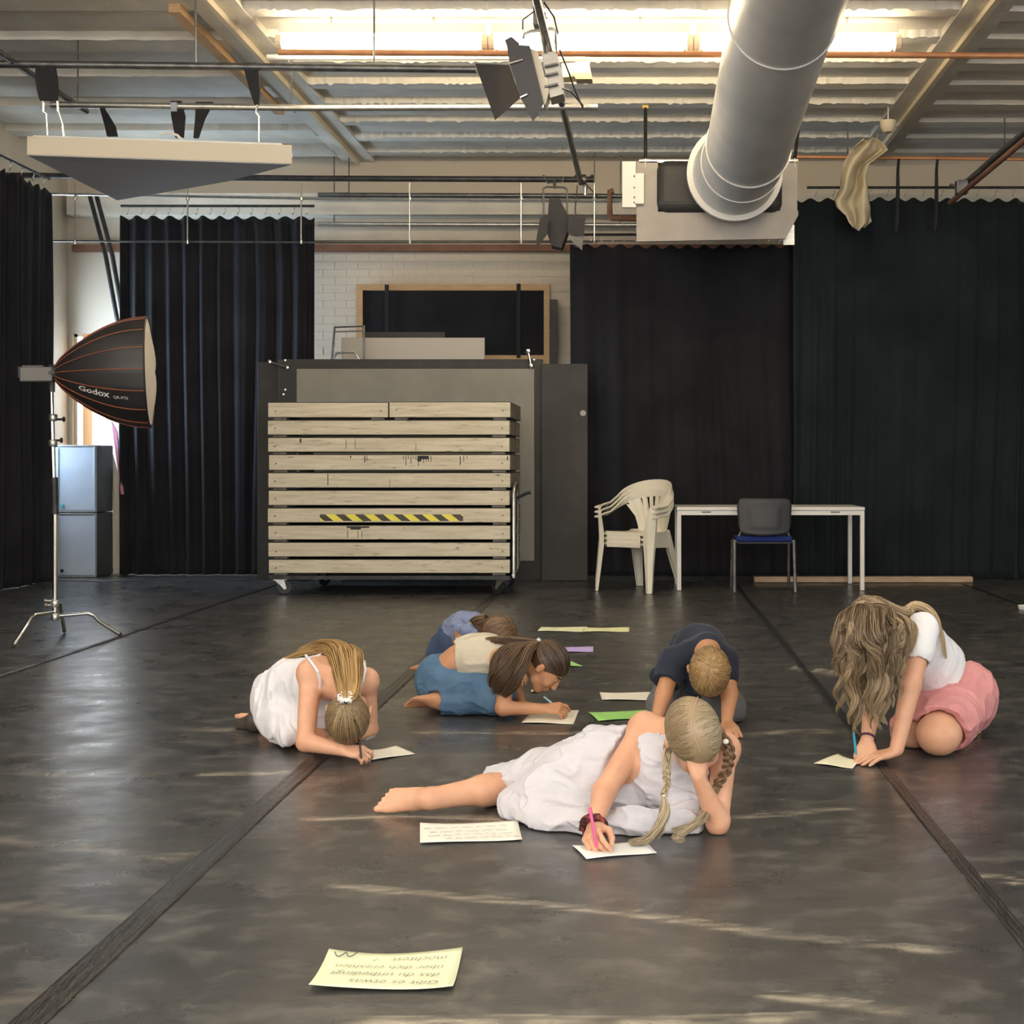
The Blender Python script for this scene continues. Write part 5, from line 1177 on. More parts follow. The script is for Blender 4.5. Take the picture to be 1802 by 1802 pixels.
def resample(pts, n):
    pts = np.array([tuple(p) for p in pts], float); t = np.linspace(0, len(pts) - 1, n); i = np.clip(t.astype(int), 0, len(pts) - 2); f = (t - i)[:, None]
    p0 = pts[np.clip(i - 1, 0, None)]; p1 = pts[i]; p2 = pts[i + 1]; p3 = pts[np.clip(i + 2, None, len(pts) - 1)]
    return .5 * ((2 * p1) + (-p0 + p2) * f + (2 * p0 - 5 * p1 + 4 * p2 - p3) * f ** 2 + (-p0 + 3 * p1 - 3 * p2 + p3) * f ** 3)
def lock(pts, radii, n, m=18, wave=0.0, wf=3.0, seed=0, flat=None, tipspread=1.0):
    rng = np.random.default_rng(seed); C = resample(pts, m); R = np.interp(np.linspace(0, 1, m), np.linspace(0, 1, len(radii)), radii)
    T = np.gradient(C, axis=0); T /= np.linalg.norm(T, axis=1, keepdims=True) + 1e-9
    up = np.array([0, 0, 1.0]) if abs(T[:, 2]).mean() < .8 else np.array([0, 1.0, 0]); A = np.cross(T, up); A /= np.linalg.norm(A, axis=1, keepdims=True) + 1e-9; B = np.cross(T, A)
    ang = rng.uniform(0, 2 * np.pi, n); rr_ = np.sqrt(rng.uniform(0, 1, n)); t = np.linspace(0, 1, m)
    tw = rng.uniform(-.5, .5, n)[:, None] * t[None]
    a = np.cos(ang[:, None] + tw) * rr_[:, None] * R[None]; b = np.sin(ang[:, None] + tw) * rr_[:, None] * R[None]
    if flat: b = b * flat
    cl = rng.integers(0, max(2, n // 14), n); phs = rng.uniform(0, 6.28, 999)[cl][:, None]; am = wave * t[None] ** .8 * rng.uniform(.6, 1.3, 999)[cl][:, None]
    a = a + am * np.sin(t[None] * wf * 6.28 + phs); b = b + am * np.cos(t[None] * wf * 6.28 * .9 + phs)
    out = C[None] + A[None] * a[..., None] + B[None] * b[..., None]; le = rng.uniform(.74, 1.0, n)
    if True:      # vary lengths
        tt = t[None] * le[:, None]; idx_ = tt * (m - 1); i0 = np.clip(idx_.astype(int), 0, m - 2); fr = (idx_ - i0)[..., None]
        out = np.take_along_axis(out, i0[..., None], 1) * (1 - fr) + np.take_along_axis(out, i0[..., None] + 1, 1) * fr
    return out
def scalp(hd, fn0, fn1, n, m=12, lift=1.06, seed=0, rad=(.070, .088, .080), cen=(0, -.012, .02), bulge=.02):
    # strands over the skull from direction fn0(rng) to fn1(rng), directions in head frame
    rng = np.random.default_rng(seed); c = np.array(hd.p(*cen)); r = np.array(rad) * hd.sc; out = np.zeros((n, m, 3)); t = np.linspace(0, 1, m)
    for i in range(n):
        a = np.array(fn0(rng), float); b = np.array(fn1(rng, a), float); a /= np.linalg.norm(a); b /= np.linalg.norm(b)
        w = math.acos(np.clip(a @ b, -.999, .999)); d = (np.sin((1 - t) * w)[:, None] * a + np.sin(t * w)[:, None] * b) / math.sin(w)
        l = lift + bulge * np.sin(t * np.pi) + rng.uniform(-.012, .012)
        out[i] = c + (d * r * l[:, None]) @ hd.R.T
    return out
def cap(hd, m, parent, cuts, grow=1.05, name='hair', rad=(.070, .088, .080), cen=(0, -.012, .02), nz=None, h=.004):
    q = Fig(); q.ell(hd.p(*cen), tuple(np.array(rad) * hd.sc * grow), hd.R, .005)
    for p, n_ in cuts: q.cut(hd.p(*p), hd.side * n_[0] + hd.fwd * n_[1] + hd.up * n_[2])
    v, f = q.mesh(h, nz); v = v - np.array(parent.location)
    return npmesh(name, v, f, m, parent, attr=np.full(len(v), .35))
def braid(pts, r0, r1, n_, m, parent, name='braid', turns=6):
    C = resample(pts, 60); t = np.linspace(0, 1, 60); T = np.gradient(C, axis=0); T /= np.linalg.norm(T, axis=1, keepdims=True); A = np.cross(T, [0, 1.0, 0.05]); A /= np.linalg.norm(A, axis=1, keepdims=True); B = np.cross(T, A)
    R = (r0 + (r1 - r0) * t)[:, None]; allp = []; vals = []; rng = np.random.default_rng(3)
    for s_ in range(3):
        ph = s_ * 2.094; w = t * turns * 6.283; cx = np.sin(w + ph)[:, None] * R * .62; cy_2 = np.sin(2 * (w + ph))[:, None] * R * .42; ctr = C + A * cx + B * cy_2
        for i in range(n_):
            a_ = rng.uniform(0, 6.28); q_ = math.sqrt(rng.uniform(0, 1)); tw = a_ + t * 4
            allp.append(ctr + (A * np.cos(tw)[:, None] + B * np.sin(tw)[:, None]) * R * .50 * q_); vals.append(np.full(60, .25 + .75 * rng.uniform()))
    return strands(name, np.array(allp), m, parent, r=.0017, taper=.9, val=np.array(vals))
# ------------------------------------------------------------------ girl lying on the floor in front
def A3(v): return np.array(tuple(v))
H_BLOND = hair_mat('blond_hair', (0.20, 0.125, 0.06), (0.62, 0.49, 0.30)); H_LIGHT = hair_mat('light_blond_hair', (0.24, 0.165, 0.085), (0.60, 0.50, 0.34))
M['dress_grey'] = mat('pale_grey_cotton', (0.62, 0.60, 0.64), 0.85, c2=(0.56, 0.54, 0.58), ns=6, bump=0.15, bs=250, sheen=.1)
t = tag(empty('person', (W(1130, 1400, 4.1).x, 4.1, 0)), 'person in pale sleeveless dress with two braids, lying propped on one elbow in front', 'person', 'people writing on the floor')
hd = Head(W(1218, 1300, 4.00), (.10, -.80, .48), (.10, -.45, -.85), 1.0)
hd_side = Vector((-.93, -.05, -.33))    # her right points to image left, slightly down
up0 = Vector((.05, -.80, .50)).normalized(); fw = hd_side.cross(up0) * -1
hd = Head(W(1221, 1297, 3.99), up0, up0.cross(hd_side), 1.06)
b = Fig(); hd.add(b)
neck = W(1192, 1296, 4.14); shR = W(1135, 1283, 4.19); shL = W(1274, 1318, 4.10); chest = W(1160, 1345, 4.16); waist = W(1090, 1362, 4.20); pel = W(1022, 1374, 4.22)
b.cone(hd.p(0, -.03, -.06), neck, .040, .043, .02); b.cone(neck, chest, .055, .095, .03); b.chain([chest, waist, pel], [.100, .085, .10], .03)
b.cone(neck, shR, .045, .045, .03); b.cone(neck, shL, .045, .042, .03); b.cone(chest, shR, .07, .05, .03); b.cone(chest, shL, .06, .045, .03)
elR = W(1063, 1394, 4.02); wrR = W(1045, 1455, 3.87)
b.cone(shR, elR, .043, .034, .02); b.cone(elR, wrR, .037, .021, .012)
elL = W(1263, 1450, 3.98); wrL = W(1229, 1368, 3.93)
b.cone(shL, elL, .040, .031, .02); b.ell(elL, (.031, .031, .034), None, .01); b.cone(elL + V(0, 0, .012), wrL, .036, .020, .012)
hw_ = (W(1040, 1487, 3.75) - wrR).normalized()
tipsR, knR = hand(b, wrR, hw_, V(.60, .45, -.65), .90, thumb=1, curl=(.9, 1.0, .6), idx=(.55, .75, .3), tcurl=.55, wr=.02)
tipsL, knL = hand(b, wrL, V(-.12, .22, .95), V(-.35, .85, .15), .80, thumb=-1, curl=(.35, .4, .3), tcurl=.3)
kneeA = W(925, 1380, 4.36); ankA = W(756, 1405, 4.18)
b.cone(pel, kneeA, .085, .058, .03); b.cone(kneeA, kneeA.lerp(ankA, .45), .053, .047, .02); b.cone(kneeA.lerp(ankA, .4), ankA, .047, .030, .02)
foot(b, ankA, V(-1, -.02, -.02), V(-.05, -.95, .25), .96, big=-1)
kneeB = W(965, 1418, 4.16); ankB = W(1010, 1415, 4.38)
b.cone(pel, kneeB, .07, .045, .03); b.cone(kneeB, ankB, .04, .03, .02)
b.build('body', M['skin_fair'], t, h=.0035)
hd.features(t, H_BLOND)
# dress
d = Fig()
hemA = W(868, 1388, 4.36)
d.chain([W(1140, 1318, 4.20), W(1105, 1335, 4.21), W(1060, 1345, 4.22), W(1015, 1365, 4.23), W(955, 1374, 4.32), hemA], [.058, .090, .106, .108, .082, .062], .04)
d.chain([chest + V(.03, .01, -.03), W(1100, 1375, 4.20), W(1030, 1385, 4.20), W(955, 1405, 4.16), W(905, 1412, 4.18)], [.105, .100, .10, .072, .040], .05)
d.chain([W(1195, 1400, 4.10), W(1212, 1448, 4.02)], [.065, .045], .05); d.chain([W(1190, 1450, 4.01), W(1120, 1452, 4.00), W(1040, 1452, 4.00), W(965, 1442, 4.05), W(905, 1425, 4.15)], [.040, .040, .038, .030, .024], .05)
d.chain([W(1135, 1335, 4.18), W(1165, 1350, 4.145), W(1215, 1365, 4.12)], [.085, .106, .085], .03)
d.chain([W(1190, 1360, 4.10), W(1230, 1355, 4.10), W(1245, 1400, 4.08)], [.060, .040, .035], .04)
d.cut(hemA + V(-.01, 0, 0), (-1, 0.05, -.1)); d.ell(hemA + V(-.045, 0, 0), (.07, .052, .052), None, .006, sub=True)
d.ell(W(1165, 1262, 4.17), (.085, .10, .060), None, .01, sub=True); d.ell(hd.c, (.098, .10, .10), None, .01, sub=True)
d.cone(shR, elR, .056, .050, .01, sub=True); d.cone(shL, elL, .052, .046, .01, sub=True); d.cone(elR, wrR, .050, .036, .01, sub=True)
f1 = folds(.011, 12, (.38, 1.0, 1.1), R=np.array(Matrix.Rotation(.25, 3, 'Y')), seed=3, fine=.45); f2 = folds(.002, 40, (.5, 1, 1), seed=7)
def nzd(p): return f1(p) + f2(p)
dr = d.build('dress', M['dress_grey'], t, h=.0038, noise=nzd, sm=1)
# straps, band seams
l = t.location
for a_, c_ in (((1143, 1330, 4.08), (1160, 1290, 4.10)),):
    MB().tube([W(*a_) - l, W(*c_) - l], .006, 6).build('shoulder_strap', M['dress_grey'], dr, smooth='auto').location = (0, 0, 0)
MB().tube([W(952, 1345, 4.245) - l, W(950, 1360, 4.235) - l, W(953, 1380, 4.235) - l, W(957, 1402, 4.18) - l], [.007, .008, .008, .006], 6).build('hem_band', M['dress_grey'], dr, smooth='auto')
# hair
capo = cap(hd, H_BLOND, t, [((0, .070, -.01), (0, .85, -.55)), ((0, 0, -.060), (0, -.1, -1))], 1.045, rad=(.072, .092, .083))
PA, PB, PC = np.array((-.50, -.78, .45)), np.array((.25, .15, .95)), np.array((.10, .95, .30))
def pline(y): return PA + (PB - PA) * y / .62 if y < .62 else PB + (PC - PB) * (y - .62) / .38
def toside(sg_):
    def fn(rng, a): return (sg_ * 1.0, -.05 + rng.uniform(-.25, .25), -.42 + rng.uniform(-.25, .12))
    return fn
P1 = scalp(hd, lambda r_: pline(r_.uniform(0, 1)) + (.02, 0, 0), toside(1), 800, seed=1); P2 = scalp(hd, lambda r_: pline(r_.uniform(0, 1)) - (.02, 0, 0), toside(-1), 800, seed=2)
P3 = scalp(hd, lambda r_: np.array((r_.uniform(-.2, 1.0), -1.0, r_.uniform(-.5, .3))), toside(1), 300, seed=4)
rng = np.random.default_rng(0)
def vv(P, a_, b_): return rng.uniform(a_, b_, (len(P), 1)) * np.ones(P.shape[:2])
strands('scalp_hair', np.concatenate([P1, P3, P2]), H_LIGHT, t, r=.0014, taper=.8, val=np.concatenate([vv(P1, -.6, .25) + np.linspace(-.1, .3, 12)[None], vv(P3, -.6, .3), vv(P2, -.2, .8) + np.linspace(-.1, .3, 12)[None]]))
M['part_skin'] = mat('scalp_parting', (0.55, 0.36, 0.26), .6)
pa = [pline(y) for y in np.linspace(.02, .9, 14)]
q_ = [hd.p(0, -.012, .02) + (hd.side * (v_[0] * .072) + hd.fwd * (v_[1] * .090) + hd.up * (v_[2] * .082)) * (1.10 * hd.sc / math.sqrt(v_[0] ** 2 + v_[1] ** 2 + v_[2] ** 2)) - l for v_ in pa]
MB().tube(q_, [.0008] + [.0013] * 12 + [.0008], 6).build('parting', M['part_skin'], t, smooth='auto')
bR0 = W(1172, 1350, 3.93); bR1 = W(1168, 1400, 3.86)
braid([hd.p(.070, -.01, -.035), bR0, W(1174, 1376, 3.90), bR1], .013, .009, 16, H_LIGHT, t, turns=2.6)
strands('hair_tail', lock([bR1, W(1168, 1430, 3.85), W(1155, 1460, 3.84), W(1135, 1478, 3.84), W(1105, 1482, 3.84)], [.006, .015, .022, .022, .015], 220, 22, .003, 1.5, 5, flat=.5), H_LIGHT, t, r=.0014)
strands('hair_tail', lock([bR1, W(1171, 1430, 3.85), W(1160, 1458, 3.84), W(1150, 1476, 3.84)], [.006, .013, .016, .010], 130, 18, .003, 1.5, 9, flat=.5), H_LIGHT, t, r=.0014)
bL0 = W(1281, 1318, 3.99); bL1 = W(1262, 1382, 3.97)
braid([hd.p(-.072, -.01, -.03), bL0, W(1280, 1350, 3.98), bL1], .020, .014, 18, hair_mat('brown_blond_hair', (0.10, 0.05, 0.025), (0.36, 0.22, 0.12)), t, turns=2.6)
strands('hair_tail', lock([bL1, W(1252, 1410, 4.0), W(1235, 1440, 3.92), W(1212, 1456, 3.88), W(1180, 1462, 3.86)], [.012, .014, .016, .018, .010], 200, 22, .003, 1.5, 6, flat=.6), H_LIGHT, t, r=.0014)
strands('hair_tail', lock([W(1225, 1448, 3.90), W(1205, 1462, 3.86), W(1190, 1474, 3.84), W(1206, 1478, 3.83)], [.012, .018, .016, .008], 120, 18, .004, 2, 8, flat=.5), H_LIGHT, t, r=.0014)
M['tie_white'] = mat('pale_hair_tie', (0.75, 0.68, 0.60), .7); M['scrunchie'] = mat('dark_red_scrunchie', (0.05, 0.008, 0.012), .7, c2=(0.30, 0.05, 0.03), ns=55, contrast=(.5, .62))
for p, r_ in ((W(1277, 1305, 3.965), .010), (bR1, .006)): 
    q = Fig(); q.ell(p, (r_, r_, r_ * .8), None, .002); q.build('hair_tie', M['tie_white'], t, h=.0025, floor=None, sm=1)
ring = []; ax_ = (wrR - elR).normalized(); u_ = ax_.cross(V(0, 1, 0)).normalized(); w_ = ax_.cross(u_)
for i in range(32): a_ = i / 32 * 6.283; ring.append(wrR - ax_ * .002 + (u_ * math.cos(a_) + w_ * math.sin(a_)) * (.031 + .003 * math.sin(a_ * 9)))
tag(MB().tube(ring, [.012 + .0025 * math.sin(i * 2.4) for i in range(32)], 8, close=True).build('scrunchie', M['scrunchie'], smooth='auto'), 'dark red patterned scrunchie on the wrist of the lying girl', 'scrunchie')
def pen(a_, c_, r_, m, lab, nm='pen', tipm=None):
    A_, C_ = Vector(a_), Vector(c_); o = tag(MB().tube([C_, C_.lerp(A_, .08), A_ - (A_ - C_) * .01, A_], [r_ * .25, r_, r_, r_ * .6], 10).build(nm, m, smooth='auto'), lab, 'pen'); return o
pen(W(1038, 1421, 3.80), W(1050, 1488, 3.76) + V(0, 0, -.006), .0048, mat('pink_plastic', (0.80, 0.10, 0.26), .35), 'pink pen in the right hand of the lying girl')
# ------------------------------------------------------------------ girl kneeling at the left, head down
t = tag(empty('person', (W(540, 0, 5.2).x, 5.2, 0)), 'person in white strap dress kneeling at the left, head bowed, blond ponytail', 'person', 'people writing on the floor')
l = t.location
hd = Head(W(613, 1260, 4.93), (.04, -.75, -.62), (-.08, .60, -.78), 1.04); b = Fig(); hd.add(b)
neck = W(606, 1206, 5.06); chest = W(565, 1196, 5.20); waist = W(518, 1202, 5.30); pel = W(494, 1236, 5.36); shR = W(547, 1184, 5.10); shL = W(644, 1198, 5.13)
b.cone(hd.p(0, -.04, -.05), neck, .040, .045, .02); b.chain([neck, chest, waist, pel], [.055, .084, .076, .09], .03)
b.cone(neck, shR, .042, .043, .03); b.cone(neck, shL, .042, .040, .03); b.cone(chest, shR, .065, .05, .03); b.cone(chest, shL, .06, .045, .03)
elR = W(538, 1306, 4.97); wrR = W(604, 1320, 4.90)
b.cone(shR, elR, .041, .033, .02); b.cone(elR, wrR, .035, .022, .012)
hand(b, wrR, V(1, -.12, -.12), V(.15, .5, -.85), .84, thumb=1, curl=(.8, .9, .5), spread=.08, idx=(.6, .8, .4), tcurl=.5)
elL = W(650, 1282, 5.22); wrL = W(612, 1300, 5.06); b.cone(shL, elL, .040, .032, .02); b.cone(elL, wrL, .033, .021, .012); hand(b, wrL, V(-1, -.1, -.1), V(0, 0, -1), .82, thumb=-1, curl=(.3, .3, .2))
kR, kL, aR, aL = W(556, 1304, 5.12), W(610, 1298, 5.28), W(466, 1276, 5.50), W(520, 1268, 5.62)
b.cone(pel, kR, .075, .050, .03); b.cone(pel, kL, .075, .050, .03); b.cone(kR, aR, .047, .029, .02); b.cone(kL, aL, .047, .029, .02)
foot(b, aR, V(-.75, .45, -.15), V(-.4, -.2, -.9), .85, big=1); foot(b, aL, V(-.75, .45, -.15), V(-.4, -.2, -.9), .85, big=-1)
b.build('body', M['skin_fair'], t, h=.0042); hd.features(t, H_BLOND)
M['dress_white'] = mat('white_cotton', (0.74, 0.72, 0.74), 0.85, c2=(0.68, 0.66, 0.69), ns=6, bump=0.15, bs=250, sheen=.1)
d = Fig(); d.chain([W(560, 1200, 5.21), waist + V(0, 0, -.008), W(494, 1226, 5.37), W(500, 1262, 5.28), W(510, 1294, 5.13)], [.104, .092, .096, .084, .034], .04)
d.chain([W(486, 1262, 5.30), W(500, 1300, 5.16)], [.06, .018], .03); d.chain([W(470, 1205, 5.42), W(474, 1250, 5.40)], [.045, .05], .03)
d.chain([W(500, 1240, 5.30), W(560, 1272, 5.18)], [.09, .07], .04); d.cone(W(478, 1240, 5.36), W(488, 1285, 5.26), .06, .035, .03); d.chain([W(600, 1270, 5.25), W(645, 1285, 5.22)], [.05, .04], .03)
d.cut(W(512, 1309, 5.1), (.1, -.25, -1)); d.cut(W(556, 1172, 5.2), (.72, -.35, .62)); d.cone(kR, aR, .05, .04, .01, sub=True)
d.cone(shR, elR, .052, .042, .008, sub=True); d.cone(kR, aR + V(-.1, .1, -.02), .052, .045, .004, sub=True)
f1 = folds(.011, 13, (1.1, 1.1, .42), seed=11, fine=.45); dr = d.build('dress', M['dress_white'], t, h=.0045, noise=f1, sm=1)
MB().tube([W(538, 1153, 5.14) - l, W(548, 1165, 5.05) - l, W(559, 1182, 5.02) - l, W(564, 1200, 5.03) - l, W(563, 1222, 5.07) - l], .0055, 6).build('shoulder_strap', M['dress_white'], dr, smooth='auto')
MB().tube([W(641, 1164, 5.14) - l, W(643, 1178, 5.06) - l, W(639, 1198, 5.04) - l, W(632, 1215, 5.06) - l], .005, 6).build('shoulder_strap', M['dress_white'], dr, smooth='auto')
M['sandal'] = mat('brown_leather', (0.06, 0.045, 0.035), .6)
q = Fig(); a_ = aR; dd = V(-.75, .45, -.15).normalized(); q.cone(a_ + V(-.03, .01, .02), a_ + dd * .13 + V(0, 0, .01), .036, .030, .02); q.ell(a_ + V(-.035, .0, .015), (.04, .04, .045), None, .02); q.cone(aR, kR, .029, .040, .001, sub=True)
q.build('sandal', M['sandal'], t, h=.005, sm=1)
q = Fig(); a_ = aL; q.cone(a_ + V(-.03, .01, .0), a_ + dd * .15 + V(0, 0, -.008), .038, .034, .02); q.cone(aL, kL, .029, .040, .001, sub=True); q.build('sandal', M['sandal'], t, h=.005, sm=1)
def back_cap(hd, m, par, grow=1.045): return cap(hd, m, par, [((0, .062, 0), (0, .9, -.45)), ((0, 0, -.070), (0, -.1, -1))], grow)
H_DBLOND = hair_mat('dark_blond_hair', (0.12, 0.075, 0.035), (0.44, 0.31, 0.16)); H_GOLD = hair_mat('golden_blond_hair', (0.20, 0.105, 0.035), (0.80, 0.52, 0.22))
back_cap(hd, H_DBLOND, t); gat = (0, -1.0, .10)
def hairline(r_): a_ = r_.uniform(-2.3, 2.3); return np.array((math.sin(a_), math.cos(a_) * .95, .28 - .45 * abs(math.sin(a_)) - .1 * (math.cos(a_) < 0)))
def togat(r_, a_): return np.array(gat) + r_.uniform(-.1, .1, 3)
P1 = scalp(hd, hairline, togat, 1100, seed=3, bulge=.01); Pn = scalp(hd, lambda r_: np.array((r_.uniform(-.7, .7), -.5, -1)), togat, 250, seed=5)
strands('scalp_hair', np.concatenate([P1, Pn]), H_DBLOND, t, r=.0014, taper=.8)
g0 = hd.p(0, -.012 - .088 * 1.07, .028); 
rootL = [tuple(g0), tuple(g0 + V(-.01, .04, .035)), tuple(W(602, 1162, 5.16)), tuple(W(590, 1142, 5.26)), tuple(W(560, 1140, 5.38)), tuple(W(525, 1152, 5.44))]
strands('ponytail', lock(rootL, [.010, .028, .048, .052, .042, .016], 900, 24, .008, 1.6, 12, flat=.6), H_GOLD, t, r=.0016)
rootL = [tuple(g0), tuple(g0 + V(.02, .04, .03)), tuple(W(622, 1160, 5.16)), tuple(W(618, 1145, 5.26)), tuple(W(600, 1142, 5.36))]
strands('ponytail', lock(rootL, [.010, .022, .038, .035, .015], 400, 20, .008, 1.4, 13, flat=.6), H_GOLD, t, r=.0016)
strands('ponytail', lock([W(570, 1142, 5.3), W(535, 1148, 5.38), W(505, 1158, 5.44), W(490, 1166, 5.46)], [.02, .015, .008, .003], 120, 16, .003, 1, 14), H_GOLD, t, r=.0014)
rg = [g0 + V(0, .004, .016) + hd.side * (math.cos(i / 24 * 6.283) * .020) + (hd.fwd.cross(hd.side)) * (math.sin(i / 24 * 6.283) * .018) - l for i in range(24)]
MB().tube(rg, [.011 + .003 * math.sin(i * 2.6) for i in range(24)], 8, close=True).build('hair_scrunchie', mat('white_black_scrunchie', (0.8, 0.78, 0.75), .8, c2=(0.03, .03, .03), ns=45, contrast=(.56, .6)), t, smooth='auto')
pen(W(632, 1300, 4.90), W(636, 1338, 4.86) + V(0, 0, .004), .0038, M['dark_plastic'], 'dark pen in the fist of the left kneeling girl')

# ------------------------------------------------------------------ girl in jeans and cream top
t = tag(empty('person', (W(850, 0, 5.9).x, 5.9, 0)), 'person in blue jeans and cream top kneeling in profile, with long brown hair', 'person', 'people writing on the floor')
l = t.location
hd = Head(W(964, 1171, 5.83), (.78, -.10, .55), (.56, -.10, -.82), .98); b = Fig(); hd.add(b)
neck = W(912, 1154, 5.93); chest = W(862, 1160, 5.94); waist = W(810, 1166, 5.96); pel = W(778, 1196, 6.0); shR = W(893, 1164, 5.80); shL = W(900, 1156, 6.06)
b.cone(hd.p(0, -.03, -.06), neck, .038, .042, .02); b.chain([neck, chest, waist, pel], [.05, .080, .074, .10], .03); b.cone(neck, shR, .04, .04, .03); b.cone(neck, shL, .04, .04, .03); b.cone(chest, shR, .06, .045, .03)
elR = W(885, 1246, 5.74); wrR = W(957, 1247, 5.76); b.cone(shR, elR, .038, .031, .02); b.ell(elR, (.030,) * 3, None, .01); b.cone(elR, wrR, .033, .021, .012)
hand(b, wrR, V(.95, -.05, .02), V(.10, .55, -.80), .84, thumb=1, curl=(.8, .9, .5), idx=(.5, .7, .3), tcurl=.5)
elL = W(908, 1222, 6.12); wrL = W(918, 1238, 6.0); b.cone(shL, elL, .038, .03, .02); b.cone(elL, wrL, .032, .021, .012); hand(b, wrL, V(.7, -.6, -.1), V(0, 0, -1), .78, thumb=-1, curl=(.5, .5, .4))
kR, kL, aR, aL = W(868, 1228, 5.84), W(878, 1222, 6.06), W(786, 1240, 5.88), W(792, 1238, 6.10)
b.cone(pel, kR, .075, .05, .03); b.cone(pel, kL, .075, .05, .03); b.cone(kR, aR, .045, .030, .02); b.cone(kL, aL, .045, .03, .02)
foot(b, aR, V(-.95, -.05, -.22), V(-.22, -.45, -.87), 1.0, big=-1); foot(b, aL, V(-.95, .1, -.30), V(-.3, 0, -.95), .86, big=1)
b.build('body', M['skin_tan'], t, h=.0042); H_BROWN = hair_mat('brown_hair', (0.030, 0.016, 0.009), (0.20, 0.115, 0.06)); hd.features(t, H_BROWN)
M['denim'] = mat('blue_denim', (0.065, 0.135, 0.235), 0.85, c2=(0.10, 0.19, 0.30), ns=9, bump=.2, bs=350)
d = Fig(); d.chain([pel + V(.0, 0, .0), kR + V(.002, 0, .012)], [.112, .078], .03); d.cone(pel, kL + V(0, 0, .01), .105, .074, .03); d.cone(kR + V(0, 0, -.006), aR + V(-.01, 0, .0), .060, .050, .025); d.cone(kL, aL, .058, .050, .025)
d.cone(waist + V(.012, 0, .0), chest + V(0, 0, .02), .070, .090, .008, sub=True); d.cut(aR + V(-.002, 0, 0), (-1, 0, -.1)) if False else None
d.ell(aR + V(-.06, 0, 0), (.055, .065, .06), None, .004, sub=True)
d.build('jeans', M['denim'], t, h=.0045, noise=folds(.006, 16, (.6, 1.2, 1.0), seed=21, fine=.4), sm=1)
M['cream_top'] = mat('cream_knit', (0.60, 0.54, 0.42), 0.9, c2=(0.53, 0.47, 0.36), ns=8, bump=.3, bs=220)
d = Fig(); d.chain([W(806, 1162, 5.96), W(835, 1160, 5.95), chest, W(900, 1158, 5.93)], [.090, .100, .099, .070], .04); d.cone(shR, shR.lerp(elR, .35), .048, .046, .02); d.cone(shL, shL.lerp(elL, .35), .048, .046, .02)
d.cut(W(806, 1163, 5.95), (-.93, 0, -.1)); d.cone(shR.lerp(elR, .33), elR, .036, .03, .003, sub=True)
d.build('top', M['cream_top'], t, h=.0045, noise=folds(.006, 16, (.5, 1.2, 1.2), seed=22), sm=1)
back_cap(hd, H_BROWN, t); P1 = scalp(hd, hairline, togat, 1100, seed=23, bulge=.01); rng = np.random.default_rng(1)
fr_ = ((P1[:, 0] - np.array(hd.c)) @ np.array(hd.fwd) / .09).clip(0, 1)[:, None]
strands('scalp_hair', P1, H_BROWN, t, r=.0015, taper=.8, val=(rng.uniform(.1, 1.2, (len(P1), 1)) - fr_ * .9 + np.linspace(0, .5, P1.shape[1])[None] * fr_))
g0 = hd.p(0, -.105, .028); 
for pts_, rad_, n_, sd in (([g0, W(918, 1140, 5.78), W(898, 1160, 5.73), W(883, 1190, 5.71), W(872, 1222, 5.72)], [.012, .030, .042, .044, .018], 700, 24),
                           ([g0, W(928, 1146, 5.76), W(916, 1175, 5.72), W(902, 1205, 5.71), W(884, 1226, 5.71)], [.012, .028, .036, .034, .012], 550, 25),
                           ([g0, W(905, 1138, 5.80), W(880, 1150, 5.78), W(868, 1180, 5.75), W(862, 1210, 5.76)], [.010, .025, .026, .022, .006], 300, 26),
                           ([g0, W(915, 1128, 5.86), W(880, 1126, 5.88), W(845, 1130, 5.90), W(822, 1134, 5.90)], [.008, .022, .022, .014, .004], 250, 27)):
    strands('ponytail', lock([tuple(p) for p in pts_], rad_, n_, 22, .006, 1.5, sd, flat=.7), H_BROWN, t, r=.0017)
q = Fig(); q.ell(g0 + V(-.004, -.004, .0), (.012, .018, .019), None, .004); q.build('hair_tie', mat('silver_grey_hair_tie', (0.45, 0.5, 0.55), .4), t, h=.004, floor=None)
q = Fig(); q.ell(g0 + V(.0, -.02, -.02), (.008, .008, .016), None, .004); q.build('hair_clip', M['white_metal'], t, h=.003, floor=None)
pen(W(957, 1226, 5.80), W(987, 1250, 5.76), .004, mat('pale_blue_plastic', (0.35, 0.55, 0.65), .35), 'thin pale blue pen held by the girl in jeans')

# ------------------------------------------------------------------ girl in blue behind
t = tag(empty('person', (W(830, 0, 6.7).x, 6.7, 0)), 'person in slate blue dress with ruffled sleeves, bent over behind the girl in jeans', 'person', 'people writing on the floor')
l = t.location
hd = Head(W(876, 1121, 6.52), (.55, -.45, .50), (.50, -.30, -.80), 1.0); b = Fig(); hd.add(b)
neck = W(846, 1112, 6.64); chest = W(822, 1116, 6.72); pel = W(796, 1150, 6.86); shR = W(815, 1112, 6.58); shL = W(842, 1104, 6.80)
b.cone(hd.p(0, -.03, -.05), neck, .04, .042, .02); b.chain([neck, chest, pel], [.05, .085, .10], .03); b.cone(neck, shR, .04, .04, .03); b.cone(neck, shL, .04, .04, .03)
elR = W(817, 1172, 6.48); wrR = W(872, 1196, 6.40); b.cone(shR, elR, .039, .031, .02); b.cone(elR, wrR, .032, .021, .012); hand(b, wrR, V(.9, -.3, -.2), V(0, .3, -.9), .8, thumb=1, curl=(.7, .8, .4))
elL = W(880, 1165, 6.85); wrL = W(905, 1180, 6.7); b.cone(shL, elL, .039, .031, .02); b.cone(elL, wrL, .032, .021, .012); hand(b, wrL, V(.5, -.8, -.2), V(0, 0, -1), .8, thumb=-1)
